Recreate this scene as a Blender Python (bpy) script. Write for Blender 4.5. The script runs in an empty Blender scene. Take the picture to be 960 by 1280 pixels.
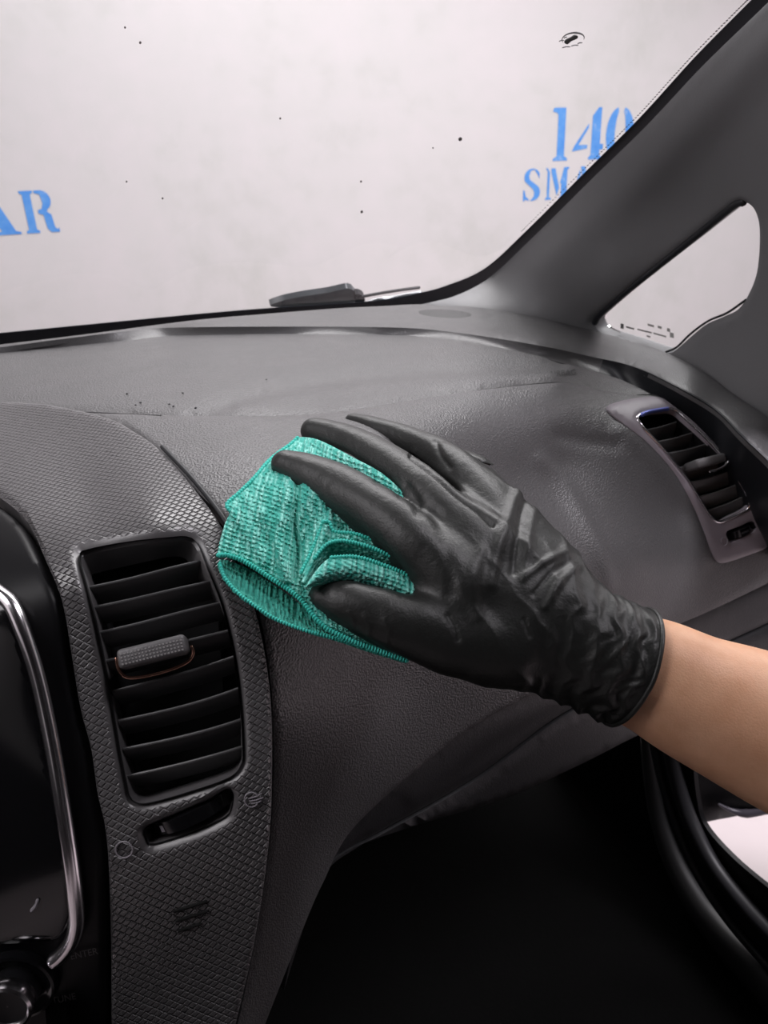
import bpy, bmesh, math, random
import numpy as np
from math import sin, cos, radians, pi
from mathutils import Vector, Matrix
from mathutils.geometry import delaunay_2d_cdt
random.seed(4); rng = np.random.default_rng(4)
SC = bpy.context.scene
COL = SC.collection

# ------------------------------------------------------------------ camera, world, lights, exposure
FPX = 950.0
CAM_Z = 1.15                      # height of the lens above the garage floor
def cam_axes(yaw=22, p=24, rho=2.5):
    y, p, r = radians(yaw), radians(p), radians(rho)
    fw = np.array([sin(y)*cos(p), cos(y)*cos(p), -sin(p)]); r0 = np.array([cos(y), -sin(y), 0]); u0 = np.cross(r0, fw)
    return r0*cos(r)-u0*sin(r), r0*sin(r)+u0*cos(r), fw
R, U, W = cam_axes()
cd = bpy.data.cameras.new('camera'); co = bpy.data.objects.new('camera', cd); COL.objects.link(co)
co.matrix_world = Matrix([[R[0], U[0], -W[0], 0], [R[1], U[1], -W[1], 0], [R[2], U[2], -W[2], CAM_Z], [0, 0, 0, 1]])
cd.sensor_fit = 'VERTICAL'; cd.sensor_height = 36; cd.lens = 36*FPX/1280
cd.clip_start = .02; cd.dof.use_dof = True; cd.dof.focus_distance = .44; cd.dof.aperture_fstop = 17
SC.camera = co
wd = bpy.data.worlds.new('world'); SC.world = wd; wd.use_nodes = True
wd.node_tree.nodes['Background'].inputs[0].default_value = (.75, .72, .78, 1)
wd.node_tree.nodes['Background'].inputs[1].default_value = .02
def area(name, loc, target, sx, sy, power, colr=(1, 1, 1)):
    l = bpy.data.lights.new(name, 'AREA'); l.shape = 'RECTANGLE'; l.size = sx; l.size_y = sy; l.energy = power; l.color = colr
    o = bpy.data.objects.new(name, l); COL.objects.link(o); o.location = Vector(loc)+Vector((0, 0, CAM_Z))
    o.rotation_euler = (Vector(target)-Vector(loc)).to_track_quat('-Z', 'Y').to_euler(); return o
area('ceiling_lamp_front', (1.9, 1.9, 1.8), (1.7, 1.3, 0), 4.2, .9, 128, (1, .965, .975))
area('ceiling_lamp_side', (1.5, -.3, 1.9), (1.2, .1, 0), .5, 1.2, 60, (.99, .94, 1))
area('ceiling_lamp_left', (-2.0, .4, 1.7), (-2.3, .4, 0), .8, 2.6, 44, (1, .96, .99))
SC.view_settings.view_transform = 'Standard'; SC.view_settings.look = 'None'
SC.view_settings.exposure = 0.0; SC.view_settings.gamma = 1; SC.view_settings.use_curve_mapping = False

# ------------------------------------------------------------------ materials
def mat(name, base, rough=.5, metal=0, spec=.5, emit=None):
    m = bpy.data.materials.new(name); m.use_nodes = True; b = m.node_tree.nodes['Principled BSDF']
    b.inputs['Base Color'].default_value = (*base, 1); b.inputs['Roughness'].default_value = rough
    b.inputs['Metallic'].default_value = metal; b.inputs['Specular IOR Level'].default_value = spec
    return m
def nd(m, t, **k):
    n = m.node_tree.nodes.new(t)
    for a, v in k.items(): setattr(n, a, v)
    return n
def lk(m, a, b): m.node_tree.links.new(a, b)
def coords(m, kind='Object', scale=(1, 1, 1), rot=(0, 0, 0)):
    if kind == 'UV': s = nd(m, 'ShaderNodeUVMap').outputs[0]
    else: s = nd(m, 'ShaderNodeTexCoord').outputs['Object']
    mp = nd(m, 'ShaderNodeMapping'); mp.inputs['Scale'].default_value = scale; mp.inputs['Rotation'].default_value = rot
    lk(m, s, mp.inputs[0]); return mp.outputs[0]
def noise(m, co_, scale, detail=3, rough=.5):
    n = nd(m, 'ShaderNodeTexNoise'); n.inputs['Scale'].default_value = scale; n.inputs['Detail'].default_value = detail
    n.inputs['Roughness'].default_value = rough; lk(m, co_, n.inputs['Vector']); return n.outputs[0]
def bump(m, h, strength, dist, prev=None):
    b = nd(m, 'ShaderNodeBump'); b.inputs['Strength'].default_value = strength; b.inputs['Distance'].default_value = dist
    lk(m, h, b.inputs['Height'])
    if prev is not None: lk(m, prev, b.inputs['Normal'])
    return b.outputs[0]
def setn(m, n): lk(m, n, m.node_tree.nodes['Principled BSDF'].inputs['Normal'])
def ramp(m, f, stops):
    r = nd(m, 'ShaderNodeValToRGB'); e = r.color_ramp.elements
    while len(e) < len(stops): e.new(.5)
    for i, (p, c) in enumerate(stops): e[i].position = p; e[i].color = (*c, 1) if len(c) == 3 else c
    lk(m, f, r.inputs[0]); return r.outputs[0]
def math_(m, op, a, b=None, v=None):
    n = nd(m, 'ShaderNodeMath', operation=op)
    lk(m, a, n.inputs[0])
    if b is not None: lk(m, b, n.inputs[1])
    elif v is not None: n.inputs[1].default_value = v
    return n.outputs[0]
def leather(name, base, rough, cell=420, st=.35, spec=.5):
    m = mat(name, base, rough, spec=spec); c = coords(m)
    v = nd(m, 'ShaderNodeTexVoronoi', feature='SMOOTH_F1'); v.inputs['Scale'].default_value = cell; lk(m, c, v.inputs['Vector'])
    n1 = bump(m, v.outputs['Distance'], st, .0009)
    n2 = bump(m, noise(m, c, 900, 2), .15, .0003, n1); setn(m, n2)
    lk(m, ramp(m, noise(m, c, 14, 4), [(.3, (rough-.06,)*3), (.7, (rough+.06,)*3)]), m.node_tree.nodes['Principled BSDF'].inputs['Roughness'])
    return m
M = {}
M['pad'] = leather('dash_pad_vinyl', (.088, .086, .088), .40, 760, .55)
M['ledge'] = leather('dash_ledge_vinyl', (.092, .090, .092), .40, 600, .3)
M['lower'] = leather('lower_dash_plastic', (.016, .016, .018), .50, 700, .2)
M['dark'] = mat('dark_void_plastic', (.006, .006, .007), .6)
M['slat'] = mat('vent_slat_plastic', (.10, .10, .102), .34)
M['pillar'] = leather('pillar_trim_plastic', (.17, .17, .176), .5, 800, .12)
M['rubber'] = mat('black_rubber', (.010, .011, .014), .5)
M['frit'] = mat('frit_enamel', (.006, .009, .014), .75, spec=.15)
M['chrome'] = mat('satin_chrome', (.80, .77, .80), .20, 1)
M['bluechrome'] = mat('blue_film_chrome', (.16, .20, .62), .3, .6)
M['black_gloss'] = mat('black_gloss', (.006, .006, .007), .12)
M['black_satin'] = mat('black_satin', (.006, .006, .007), .42, spec=.18)
M['plate'] = leather('side_plate_plastic', (.32, .285, .32), .42, 900, .1)
M['print'] = mat('grey_print', (.30, .28, .31), .5)
M['dimprint'] = mat('faint_print', (.085, .08, .085), .5)
M['emboss'] = mat('embossed_letter', (.03, .03, .031), .5)
M['copper'] = mat('copper_edge', (.62, .34, .26), .25, 1)
# woven carbon look of the centre trim
def weave(name, base, rough, sc_, ang):
    m = mat(name, base, rough)
    c = coords(m, 'UV', (sc_, sc_, sc_), (0, 0, radians(ang)))
    b = nd(m, 'ShaderNodeTexBrick'); b.offset = .5; b.inputs['Scale'].default_value = 1
    b.inputs['Mortar Size'].default_value = .16; b.inputs['Mortar Smooth'].default_value = 1
    b.inputs['Brick Width'].default_value = .85; b.inputs['Row Height'].default_value = .95; m.node_tree.nodes['Principled BSDF'].inputs['Specular IOR Level'].default_value = .8
    b.inputs['Color1'].default_value = b.inputs['Color2'].default_value = (1, 1, 1, 1); b.inputs['Mortar'].default_value = (0, 0, 0, 1)
    lk(m, c, b.inputs['Vector'])
    f = nd(m, 'ShaderNodeAttribute'); f.attribute_name = 'fade'
    h = math_(m, 'MULTIPLY', math_(m, 'SUBTRACT', f.outputs['Fac'], b.outputs['Fac']), f.outputs['Fac'])
    h2 = math_(m, 'MULTIPLY', b.outputs['Fac'], f.outputs['Fac'])
    n1 = nd(m, 'ShaderNodeBump'); n1.invert = True; n1.inputs['Strength'].default_value = 1; n1.inputs['Distance'].default_value = .0022
    lk(m, h2, n1.inputs['Height'])
    setn(m, bump(m, noise(m, coords(m), 1500, 2), .12, .0003, n1.outputs[0]))
    return m
M['weave'] = weave('woven_centre_trim', (.098, .094, .097), .34, 225, 0)
def glassmat(name, tint=(.97, .98, .98)):
    m = bpy.data.materials.new(name); m.use_nodes = True; t = m.node_tree; t.nodes.clear()
    o = t.nodes.new('ShaderNodeOutputMaterial'); mx = t.nodes.new('ShaderNodeMixShader'); a = t.nodes.new('ShaderNodeBsdfTransparent')
    g = t.nodes.new('ShaderNodeBsdfGlossy'); fr = t.nodes.new('ShaderNodeFresnel'); fr.inputs[0].default_value = 1.14
    a.inputs[0].default_value = (*tint, 1); g.inputs['Roughness'].default_value = .02
    t.links.new(fr.outputs[0], mx.inputs[0]); t.links.new(a.outputs[0], mx.inputs[1]); t.links.new(g.outputs[0], mx.inputs[2]); t.links.new(mx.outputs[0], o.inputs[0])
    return m
M['glass'] = glassmat('windscreen_glass')
# garage wall paint
def wallmat():
    m = mat('painted_garage_wall', (.8, .78, .78), .7, spec=.2); c = coords(m)
    n1 = noise(m, c, 1.1, 5, .6); n2 = noise(m, c, 9, 6, .65)
    mix = math_(m, 'ADD', math_(m, 'MULTIPLY', n1, v=.65), math_(m, 'MULTIPLY', n2, v=.35))
    lk(m, ramp(m, mix, [(.30, (.60, .60, .58)), (.5, (.69, .672, .672)), (.72, (.735, .695, .71))]), m.node_tree.nodes['Principled BSDF'].inputs['Base Color'])
    setn(m, bump(m, noise(m, c, 40, 5), .15, .004)); return m
M['wall'] = wallmat()
m = mat('epoxy_floor', (.78, .68, .69), .45); c = coords(m)
lk(m, ramp(m, noise(m, c, 3, 6), [(.3, (.52, .45, .46)), (.6, (.62, .545, .555))]), m.node_tree.nodes['Principled BSDF'].inputs['Base Color']); M['floor'] = m
def inkmat():
    m = mat('blue_stencil_paint', (.10, .32, .80), .6, spec=.2); c = coords(m)
    lk(m, ramp(m, noise(m, c, 16, 6, .7), [(.28, (.55, .62, .78)), (.42, (.14, .38, .84)), (.7, (.07, .28, .78))]), m.node_tree.nodes['Principled BSDF'].inputs['Base Color']); return m
M['ink'] = inkmat()
# nitrile glove
m = mat('black_nitrile', (.015, .016, .015), .43, spec=.5); c = coords(m)
v = nd(m, 'ShaderNodeTexVoronoi', feature='SMOOTH_F1'); v.inputs['Scale'].default_value = 900; lk(m, c, v.inputs['Vector'])
b1 = bump(m, v.outputs['Distance'], .16, .0004)
b2 = bump(m, noise(m, coords(m, scale=(1, 1, 1)), 130, 5, .6), .30, .0018, b1); setn(m, b2); M['glove'] = m
# skin
m = mat('skin', (.56, .30, .19), .46, spec=.4); c = coords(m); P_ = m.node_tree.nodes['Principled BSDF']
lk(m, ramp(m, noise(m, c, 45, 5, .6), [(.3, (.70, .365, .215)), (.7, (.84, .49, .31))]), P_.inputs['Base Color'])
P_.inputs['Subsurface Weight'].default_value = .12; P_.inputs['Subsurface Radius'].default_value = (.012, .005, .003); P_.inputs['Subsurface Scale'].default_value = .6
setn(m, bump(m, noise(m, c, 900, 4), .25, .0006)); M['skin'] = m
m = mat('arm_hair', (.16, .08, .05), .5); M['hair'] = m
M['shirt'] = mat('dark_shirt_cotton', (.02, .02, .024), .9)
# microfibre cloth
def cloth(name, c0, c1, sc_=520):
    m = mat(name, c1, .85, spec=.25); c = coords(m, 'UV', (1, 1, 1)); p = m.node_tree.nodes['Principled BSDF']
    mp = nd(m, 'ShaderNodeMapping'); mp.inputs['Scale'].default_value = (sc_, sc_*1.25, 1); lk(m, c, mp.inputs[0])
    v = nd(m, 'ShaderNodeTexVoronoi', feature='SMOOTH_F1'); v.inputs['Scale'].default_value = 1; v.inputs['Smoothness'].default_value = .4
    v.inputs['Randomness'].default_value = .75; lk(m, mp.outputs[0], v.inputs['Vector'])
    lk(m, ramp(m, v.outputs['Distance'], [(.1, c1), (.65, c0)]), p.inputs['Base Color'])  # highlights on the loops and shade between them put into the colour
    n1 = nd(m, 'ShaderNodeBump'); n1.invert = True; n1.inputs['Strength'].default_value = .9; n1.inputs['Distance'].default_value = .0028
    lk(m, v.outputs['Distance'], n1.inputs['Height']); setn(m, n1.outputs[0])
    p.inputs['Sheen Weight'].default_value = .35; p.inputs['Sheen Roughness'].default_value = .4; p.inputs['Sheen Tint'].default_value = (.5, 1, .9, 1)
    return m
M['cloth'] = cloth('teal_microfibre', (.06, .44, .36), (.42, .97, .86), 430)
M['hem'] = mat('teal_overlock_thread', (.06, .60, .50), .6, spec=.3)

# ------------------------------------------------------------------ geometry helpers
class Field:
    """smooth surface through given points; each point is a sight line plus one known coordinate (x, y, z) or distance (t)"""
    def __init__(s, ctrl, lam=1e-4):
        A = []; v = []
        for x, y, k, val in ctrl:
            d = R*(x-480)/FPX-U*(y-640)/FPX+W; t = val if k == 't' else val/d['xyz'.index(k)]
            A.append((x, y)); v.append(1/t)
        s.A = np.array(A, float)/1000; v = np.array(v); n = len(v)
        r = np.linalg.norm(s.A[:, None]-s.A[None], axis=2)
        K = np.where(r > 0, r*r*np.log(r+1e-12), 0)+lam*np.eye(n); Q = np.c_[np.ones(n), s.A]
        s.w = np.linalg.solve(np.block([[K, Q], [Q.T, np.zeros((3, 3))]]), np.r_[v, 0, 0, 0]); s.n = n
    def it(s, q):
        q = q/1000; r = np.linalg.norm(q[:, None]-s.A[None], axis=2)
        return np.where(r > 0, r*r*np.log(r+1e-12), 0)@s.w[:s.n]+np.c_[np.ones(len(q)), q]@s.w[s.n:]
    def at(s, q): return ((q[:, 0:1]-480)/FPX*R-(q[:, 1:2]-640)/FPX*U+W)/s.it(q)[:, None]
    def P(s, q, off=0):
        q = np.asarray(q, float).reshape(-1, 2); p = s.at(q)
        n = np.cross(s.at(q+[0, 1])-p, s.at(q+[1, 0])-p); n /= np.linalg.norm(n, axis=1)[:, None]+1e-12
        n *= np.sign(-(n*p).sum(1))[:, None]
        return p+n*np.asarray(off, float).reshape(-1, 1), n
class Plane(Field):
    def __init__(s, p0, nrm): s.p0 = np.array(p0, float); s.nr = np.array(nrm, float)
    def it(s, q): return (((q[:, 0:1]-480)/FPX*R-(q[:, 1:2]-640)/FPX*U+W)@s.nr)/(s.p0@s.nr)
class RField(Field):
    '''offsets run back along the sight line, so layered cloth keeps its outline'''
    def P(s, q, off=0):
        p, n = Field.P(s, q, 0); d = p/np.linalg.norm(p, axis=1)[:, None]
        return p-d*np.asarray(off, float).reshape(-1, 1), n
def pt(x, y, t): return ((x-480)/FPX*R-(y-640)/FPX*U+W)*t
def spline(pts, step=3, closed=False, n=None):
    p = np.array(pts, float); N = len(p)
    seg = range(N if closed else N-1); out = []
    idx = lambda i: i % N if closed else min(max(i, 0), N-1)
    for i in seg:
        a, b, c, d = p[idx(i-1)], p[idx(i)], p[idx(i+1)], p[idx(i+2)]
        L = np.linalg.norm((c-b)); m = max(2, int(L/step)) if n is None else 12
        for k in range(m):
            t = k/m; out.append(.5*((2*b)+(-a+c)*t+(2*a-5*b+4*c-d)*t*t+(-a+3*b-3*c+d)*t**3))
    if not closed: out.append(p[-1])
    out = np.array(out)
    if n is not None:
        if closed: out = np.vstack([out, out[:1]])
        s = np.r_[0, np.cumsum(np.linalg.norm(np.diff(out, axis=0), axis=1))]
        out = np.stack([np.interp(np.linspace(0, s[-1], n), s, out[:, k]) for k in range(out.shape[1])], 1)
    return out
def pip(P, poly):
    x, y = P[:, 0], P[:, 1]; r = np.zeros(len(P), bool); a = poly; b = np.roll(poly, -1, 0)
    for (x0, y0), (x1, y1) in zip(a, b):
        if y0 == y1: continue
        c = ((y0 > y) != (y1 > y)) & (x < (x1-x0)*(y-y0)/(y1-y0)+x0); r ^= c
    return r
def dist(P, line, closed=False):
    a = line if closed else line[:-1]; b = np.roll(line, -1, 0) if closed else line[1:]
    D = np.full(len(P), 1e9)
    for p, q in zip(a, b):
        v = q-p; L = v@v
        if L < 1e-12: continue
        t = np.clip(((P-p)@v)/L, 0, 1); D = np.minimum(D, np.hypot(*(P-p-t[:, None]*v).T))
    return D
ALL = []
def mesh_obj(name, V, Fs, mt, parent=None, uv=None, smooth=True, fade=None, angle=40):
    me = bpy.data.meshes.new(name); V = np.asarray(V, float)+[0, 0, CAM_Z]
    orig = V.mean(0) if parent is None else np.zeros(3)
    me.from_pydata((V-orig).tolist(), [], [tuple(int(i) for i in f) for f in Fs]); me.update()
    bm = bmesh.new(); bm.from_mesh(me); bmesh.ops.recalc_face_normals(bm, faces=bm.faces); bm.to_mesh(me); bm.free()
    if uv is not None:
        l = me.uv_layers.new(name='UVMap'); vi = np.empty(len(me.loops), int); me.loops.foreach_get('vertex_index', vi)
        l.data.foreach_set('uv', np.asarray(uv, float)[vi].ravel())
    if fade is not None:
        a = me.attributes.new('fade', 'FLOAT', 'POINT'); a.data.foreach_set('value', np.asarray(fade, float))
    me.materials.append(M[mt] if isinstance(mt, str) else mt)
    if smooth:
        me.shade_smooth()
        if angle: me.set_sharp_from_angle(angle=radians(angle))
    o = bpy.data.objects.new(name, me); COL.objects.link(o); o.location = orig
    if parent is not None:
        o.parent = parent; par = parent; tot = Vector()
        while par is not None: tot += par.location; par = par.parent
        o.location = -tot                # vertices are stored in room coordinates
        # bake so that the part sits at its own centre
        c = V.mean(0); me.transform(Matrix.Translation(Vector(-c))); o.location = Vector(c)-tot
    return o
def thing(name, label, cat, loc, group=None):
    o = bpy.data.objects.new(name, None); COL.objects.link(o); o.location = Vector(loc)+Vector((0, 0, CAM_Z)); o.empty_display_size = .05
    o['label'] = label; o['category'] = cat
    if group: o['group'] = group
    return o
def tag(o, label=None, cat=None, group=None, kind=None):
    for k, v in (('label', label), ('category', cat), ('group', group), ('kind', kind)):
        if v: o[k] = v
    return o
def region(name, outline, fld, mt, parent=None, holes=(), step=6, off=0, disp=None, er=.0015, ew=5, hr=.003, hw=8, thick=.004, raw=False, uvfn=None, fine=None):
    """sheet of material with real thickness over an outline on a curved surface; rounded edges, open holes"""
    ol = np.array(outline, float) if raw else spline(outline, step, True)
    hs = [spline(h, min(step, 3), True) for h in holes]
    lo, hi = ol.min(0), ol.max(0)
    gx, gy = np.meshgrid(np.arange(lo[0]+step/2, hi[0], step), np.arange(lo[1]+step/2, hi[1], step)); gx[::2] += step/2
    g = np.c_[gx.ravel(), gy.ravel()]
    g = g[pip(g, ol)]; g = g[dist(g, ol, True) > step*.45]
    for h in hs:
        g = g[~pip(g, h)]; g = g[dist(g, h, True) > step*.4]
        for k in (1, 2, 3):                       # extra rings so that the lip round the hole is clean
            c = h.mean(0); d = h-np.roll(h, 1, 0); nn = np.c_[d[:, 1], -d[:, 0]]; nn /= np.linalg.norm(nn, axis=1)[:, None]+1e-9
            if ((h+nn-c)**2).sum() < ((h-nn-c)**2).sum(): nn = -nn
            rr = h+nn*hw*k/3.2; g = g[dist(g, rr, True) > 1.6]; g = np.vstack([g, rr])
    pts = [Vector(p) for p in np.vstack([ol]+hs+[g])]
    E = []; s = 0
    for l in [ol]+hs:
        n = len(l); E += [(s+i, s+(i+1) % n) for i in range(n)]; s += n
    v, e, f, *_ = delaunay_2d_cdt(pts, E, [], 0, 1e-4)
    q = np.array([tuple(a) for a in v]); T = np.array([t for t in f if len(t) == 3])
    cen = q[T].mean(1); k = pip(cen, ol)
    for h in hs: k &= ~pip(cen, h)
    T = T[k]
    # drop unused
    used = np.unique(T); mp = -np.ones(len(q), int); mp[used] = range(len(used)); q = q[used]; T = mp[T]
    do = dist(q, ol, True); h = np.full(len(q), float(off)) if not callable(off) else off(q)
    h = h-er*np.clip(1-do/ew, 0, 1)**2
    fade = np.clip(do/ew, 0, 1)
    for hh in hs:
        dh = dist(q, hh, True); h = h-hr*np.clip(1-dh/hw, 0, 1)**1.5; fade = np.minimum(fade, np.clip((dh-hw*.75)/7, 0, 1))
    if disp is not None: h = h+disp(q)
    P, n = fld.P(q, h)
    cnt = {}
    for t in T:
        for a, b in ((t[0], t[1]), (t[1], t[2]), (t[2], t[0])):
            kk = (min(a, b), max(a, b)); cnt.setdefault(kk, []).append((a, b))
    be = [x[0] for x in cnt.values() if len(x) == 1]; bv = sorted({i for x in be for i in x}); mpb = {b: len(P)+i for i, b in enumerate(bv)}
    back = P[bv]-n[bv]*thick
    V = np.vstack([P, back]); Fs = [tuple(t) for t in T]+[(b, a, mpb[a], mpb[b]) for a, b in be]
    uv = np.c_[V[:, 0], -(V[:, 1]+V[:, 2])] if uvfn is None else uvfn(V)
    fade = np.r_[fade, np.zeros(len(bv))]
    return mesh_obj(name, V, Fs, mt, parent, uv=uv, fade=fade)
def grid_obj(name, G, mt, parent=None, closed_u=False, cap=False, uv=None, thick=None, angle=40):
    """G: rows x cols x 3 grid"""
    r, c = G.shape[:2]; V = G.reshape(-1, 3); Fs = []
    for i in range(r-1):
        for j in range(c if closed_u else c-1):
            j2 = (j+1) % c; Fs.append((i*c+j, i*c+j2, (i+1)*c+j2, (i+1)*c+j))
    if cap and closed_u: Fs += [tuple(range(c))[::-1], tuple((r-1)*c+j for j in range(c))]
    if thick:
        du = np.gradient(G, axis=1); dv = np.gradient(G, axis=0); n = np.cross(du, dv); n /= np.linalg.norm(n, axis=2)[..., None]+1e-12
        n *= np.sign(-(n*G).sum(2).mean()) ; B = (G-n*thick).reshape(-1, 3); k = len(V); V = np.vstack([V, B])
        Fs += [tuple(k+x for x in f[::-1]) for f in Fs]
        rim = [(i, i+1) for i in range(c-1)]+[((r-1)*c+i+1, (r-1)*c+i) for i in range(c-1)]+[((i+1)*c, i*c) for i in range(r-1)]+[(i*c+c-1, (i+1)*c+c-1) for i in range(r-1)]
        Fs += [(a, b, k+b, k+a) for a, b in rim]
    if uv is not None and len(uv) < len(V): uv = np.vstack([uv, uv])
    return mesh_obj(name, V, Fs, mt, parent, uv=uv, angle=angle)
def frames(p):
    t = np.gradient(p, axis=0); t /= np.linalg.norm(t, axis=1)[:, None]+1e-12
    ref = np.array([.0, .0, 1.]) if abs(t[0, 2]) < .9 else np.array([1., 0, 0])
    a = np.cross(t[0], ref); a /= np.linalg.norm(a); A = []
    for i in range(len(p)):
        a = a-t[i]*(a@t[i]); a /= np.linalg.norm(a); A.append(a)
    A = np.array(A); return t, A, np.cross(t, A)
def tube_grid(p, r, seg=10, sq=1.0, sqdir=None, round_ends=True):
    p = np.asarray(p, float); r = np.broadcast_to(r, len(p)).astype(float)
    if round_ends:
        k = 5; t0 = p[0]-p[1]; t0 /= np.linalg.norm(t0); t1 = p[-1]-p[-2]; t1 /= np.linalg.norm(t1)
        a = np.linspace(0, pi/2, k+1)[1:]
        p = np.vstack([(p[0]+np.outer(r[0]*np.sin(a), t0))[::-1], p, p[-1]+np.outer(r[-1]*np.sin(a), t1)])
        r = np.r_[(r[0]*np.cos(a)).clip(1e-5)[::-1], r, (r[-1]*np.cos(a)).clip(1e-5)]
    t, A, B = frames(p); an = np.linspace(0, 2*pi, seg, endpoint=False)
    O = A[:, None]*np.cos(an)[None, :, None]+B[:, None]*np.sin(an)[None, :, None]
    O = O*r[:, None, None]
    if sqdir is not None: O = O-(O@sqdir)[..., None]*sqdir*(1-sq)
    return p[:, None]+O
def tube(name, p, r, mt, parent=None, seg=10, **k): return grid_obj(name, tube_grid(p, r, seg, **k), mt, parent, closed_u=True, cap=True, angle=50)
def box(name, c, ax, ay, az, mt, parent=None, bev=0.0, segs=2):
    """box from centre and three half-axis vectors, bevelled"""
    c, ax, ay, az = [np.asarray(v, float) for v in (c, ax, ay, az)]
    V = [c+sx*ax+sy*ay+sz*az for sx in (-1, 1) for sy in (-1, 1) for sz in (-1, 1)]
    Fs = [(0, 1, 3, 2), (4, 6, 7, 5), (0, 4, 5, 1), (2, 3, 7, 6), (0, 2, 6, 4), (1, 5, 7, 3)]
    o = mesh_obj(name, V, Fs, mt, parent, angle=30)
    if bev:
        bm = bmesh.new(); bm.from_mesh(o.data); bmesh.ops.bevel(bm, geom=bm.edges[:], offset=bev, segments=segs, affect='EDGES', profile=.5)
        bm.to_mesh(o.data); bm.free(); o.data.shade_smooth(); o.data.set_sharp_from_angle(angle=radians(50))
    return o
nz = lambda v: v/np.linalg.norm(v)
def bumpline(line, sig, h):
    L = spline(line, 8)
    return lambda q: h*np.exp(-(dist(q, L)/sig)**2)

# ------------------------------------------------------------------ reference surfaces of the car
F_dash = Field([(-80,450,'y',.915),(0,440,'y',.918),(150,425,'y',.900),(250,417,'y',.878),(360,416,'y',.838),(480,417,'y',.775),(580,426,'y',.712),(670,443,'y',.664),
 (0,420,'z',-.16),(200,408,'z',-.16),(400,392,'z',-.16),(530,378,'z',-.165),(620,395,'z',-.17),(700,410,'z',-.185),(760,425,'z',-.2),(860,470,'z',-.22),(950,530,'z',-.25),
 (0,500,'z',-.165),(200,515,'z',-.16),(400,515,'z',-.16),(600,488,'z',-.172),(700,478,'z',-.185),(200,450,'z',-.158),(500,440,'z',-.162),(650,440,'z',-.175),
 (300,560,'t',.50),(450,570,'t',.475),(600,600,'y',.47),(700,580,'y',.515),(700,700,'y',.45),(800,700,'y',.465),(300,700,'t',.42),(400,760,'y',.375),(500,850,'y',.405),(350,900,'y',.352),(600,800,'y',.42),
 (790,520,'y',.56),(870,580,'y',.53),(930,680,'y',.50),(850,640,'y',.515),(960,600,'y',.50),(960,780,'y',.49),(800,920,'y',.48),(600,980,'y',.46),(440,1070,'y',.43),(330,1280,'y',.375),(340,1050,'y',.375),(700,900,'y',.46)])
F_cons = Field([(0,500,'z',-.158),(130,520,'z',-.1555),(200,560,'z',-.160),(280,650,'t',.433),(0,620,'z',-.170),(110,620,'z',-.170),(200,652,'t',.414),(100,690,'t',.402),(250,665,'t',.418),
 (170,1000,'t',.388),(300,960,'t',.392),(150,1060,'t',.388),(330,800,'t',.404),(240,820,'t',.400),(120,820,'t',.392),(345,900,'t',.402),(300,1280,'t',.425),(140,1280,'t',.420),(0,1280,'t',.414),(0,900,'t',.386),(0,740,'t',.393)])
F_ledge = Field([(0,428,'z',-.154),(200,410,'z',-.154),(400,390,'z',-.154),(530,381,'z',-.158),(-80,444,'y',.920),(0,434,'y',.921),(150,415,'y',.908),(240,409,'y',.886),(360,408,'y',.843),(480,409,'y',.780),(580,417,'y',.732),(680,433,'y',.676),(620,395,'z',-.165),(700,410,'z',-.178),(760,425,'z',-.192),(860,470,'z',-.206),(950,530,'z',-.232),
 (781,453,'z',-.200),(890,508,'z',-.224),(960,575,'z',-.254),(560,394,'z',-.160)])
F_glass = Plane((0, 1.03, -.172), (0, .5, .866))
F_cowl = Plane((0, 1.0, -.178), (0, 0, 1))

# ------------------------------------------------------------------ garage (setting)
WY = 3.2
wall = mesh_obj('wall_front', [(-5, WY, -CAM_Z), (6, WY, -CAM_Z), (6, WY, 2.2), (-5, WY, 2.2), (-5, WY+.2, -CAM_Z), (6, WY+.2, -CAM_Z), (6, WY+.2, 2.2), (-5, WY+.2, 2.2)],
    [(0, 1, 2, 3), (4, 7, 6, 5), (0, 4, 5, 1), (3, 2, 6, 7), (0, 3, 7, 4), (1, 5, 6, 2)], 'wall', smooth=False); tag(wall, kind='structure')
wr = mesh_obj('wall_right', [(4.2, -3, -CAM_Z), (4.2, WY, -CAM_Z), (4.2, WY, 2.2), (4.2, -3, 2.2), (4.4, -3, -CAM_Z), (4.4, WY, -CAM_Z), (4.4, WY, 2.2), (4.4, -3, 2.2)],
    [(0, 1, 2, 3), (4, 7, 6, 5), (0, 4, 5, 1), (3, 2, 6, 7), (0, 3, 7, 4), (1, 5, 6, 2)], 'wall', smooth=False); tag(wr, kind='structure')
wl = mesh_obj('wall_left', [(-3.0, -3, -CAM_Z), (-3.0, WY, -CAM_Z), (-3.0, WY, 2.2), (-3.0, -3, 2.2), (-3.2, -3, -CAM_Z), (-3.2, WY, -CAM_Z), (-3.2, WY, 2.2), (-3.2, -3, 2.2)],
    [(0, 1, 2, 3), (4, 7, 6, 5), (0, 4, 5, 1), (3, 2, 6, 7), (0, 3, 7, 4), (1, 5, 6, 2)], 'wall', smooth=False); tag(wl, kind='structure')
fl = mesh_obj('floor', [(-5, -3, -CAM_Z), (6, -3, -CAM_Z), (6, WY, -CAM_Z), (-5, WY, -CAM_Z), (-5, -3, -CAM_Z-.1), (6, -3, -CAM_Z-.1), (6, WY, -CAM_Z-.1), (-5, WY, -CAM_Z-.1)],
    [(0, 1, 2, 3), (4, 7, 6, 5), (0, 4, 5, 1), (3, 2, 6, 7), (0, 3, 7, 4), (1, 5, 6, 2)], 'floor', smooth=False); tag(fl, kind='structure')
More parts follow.
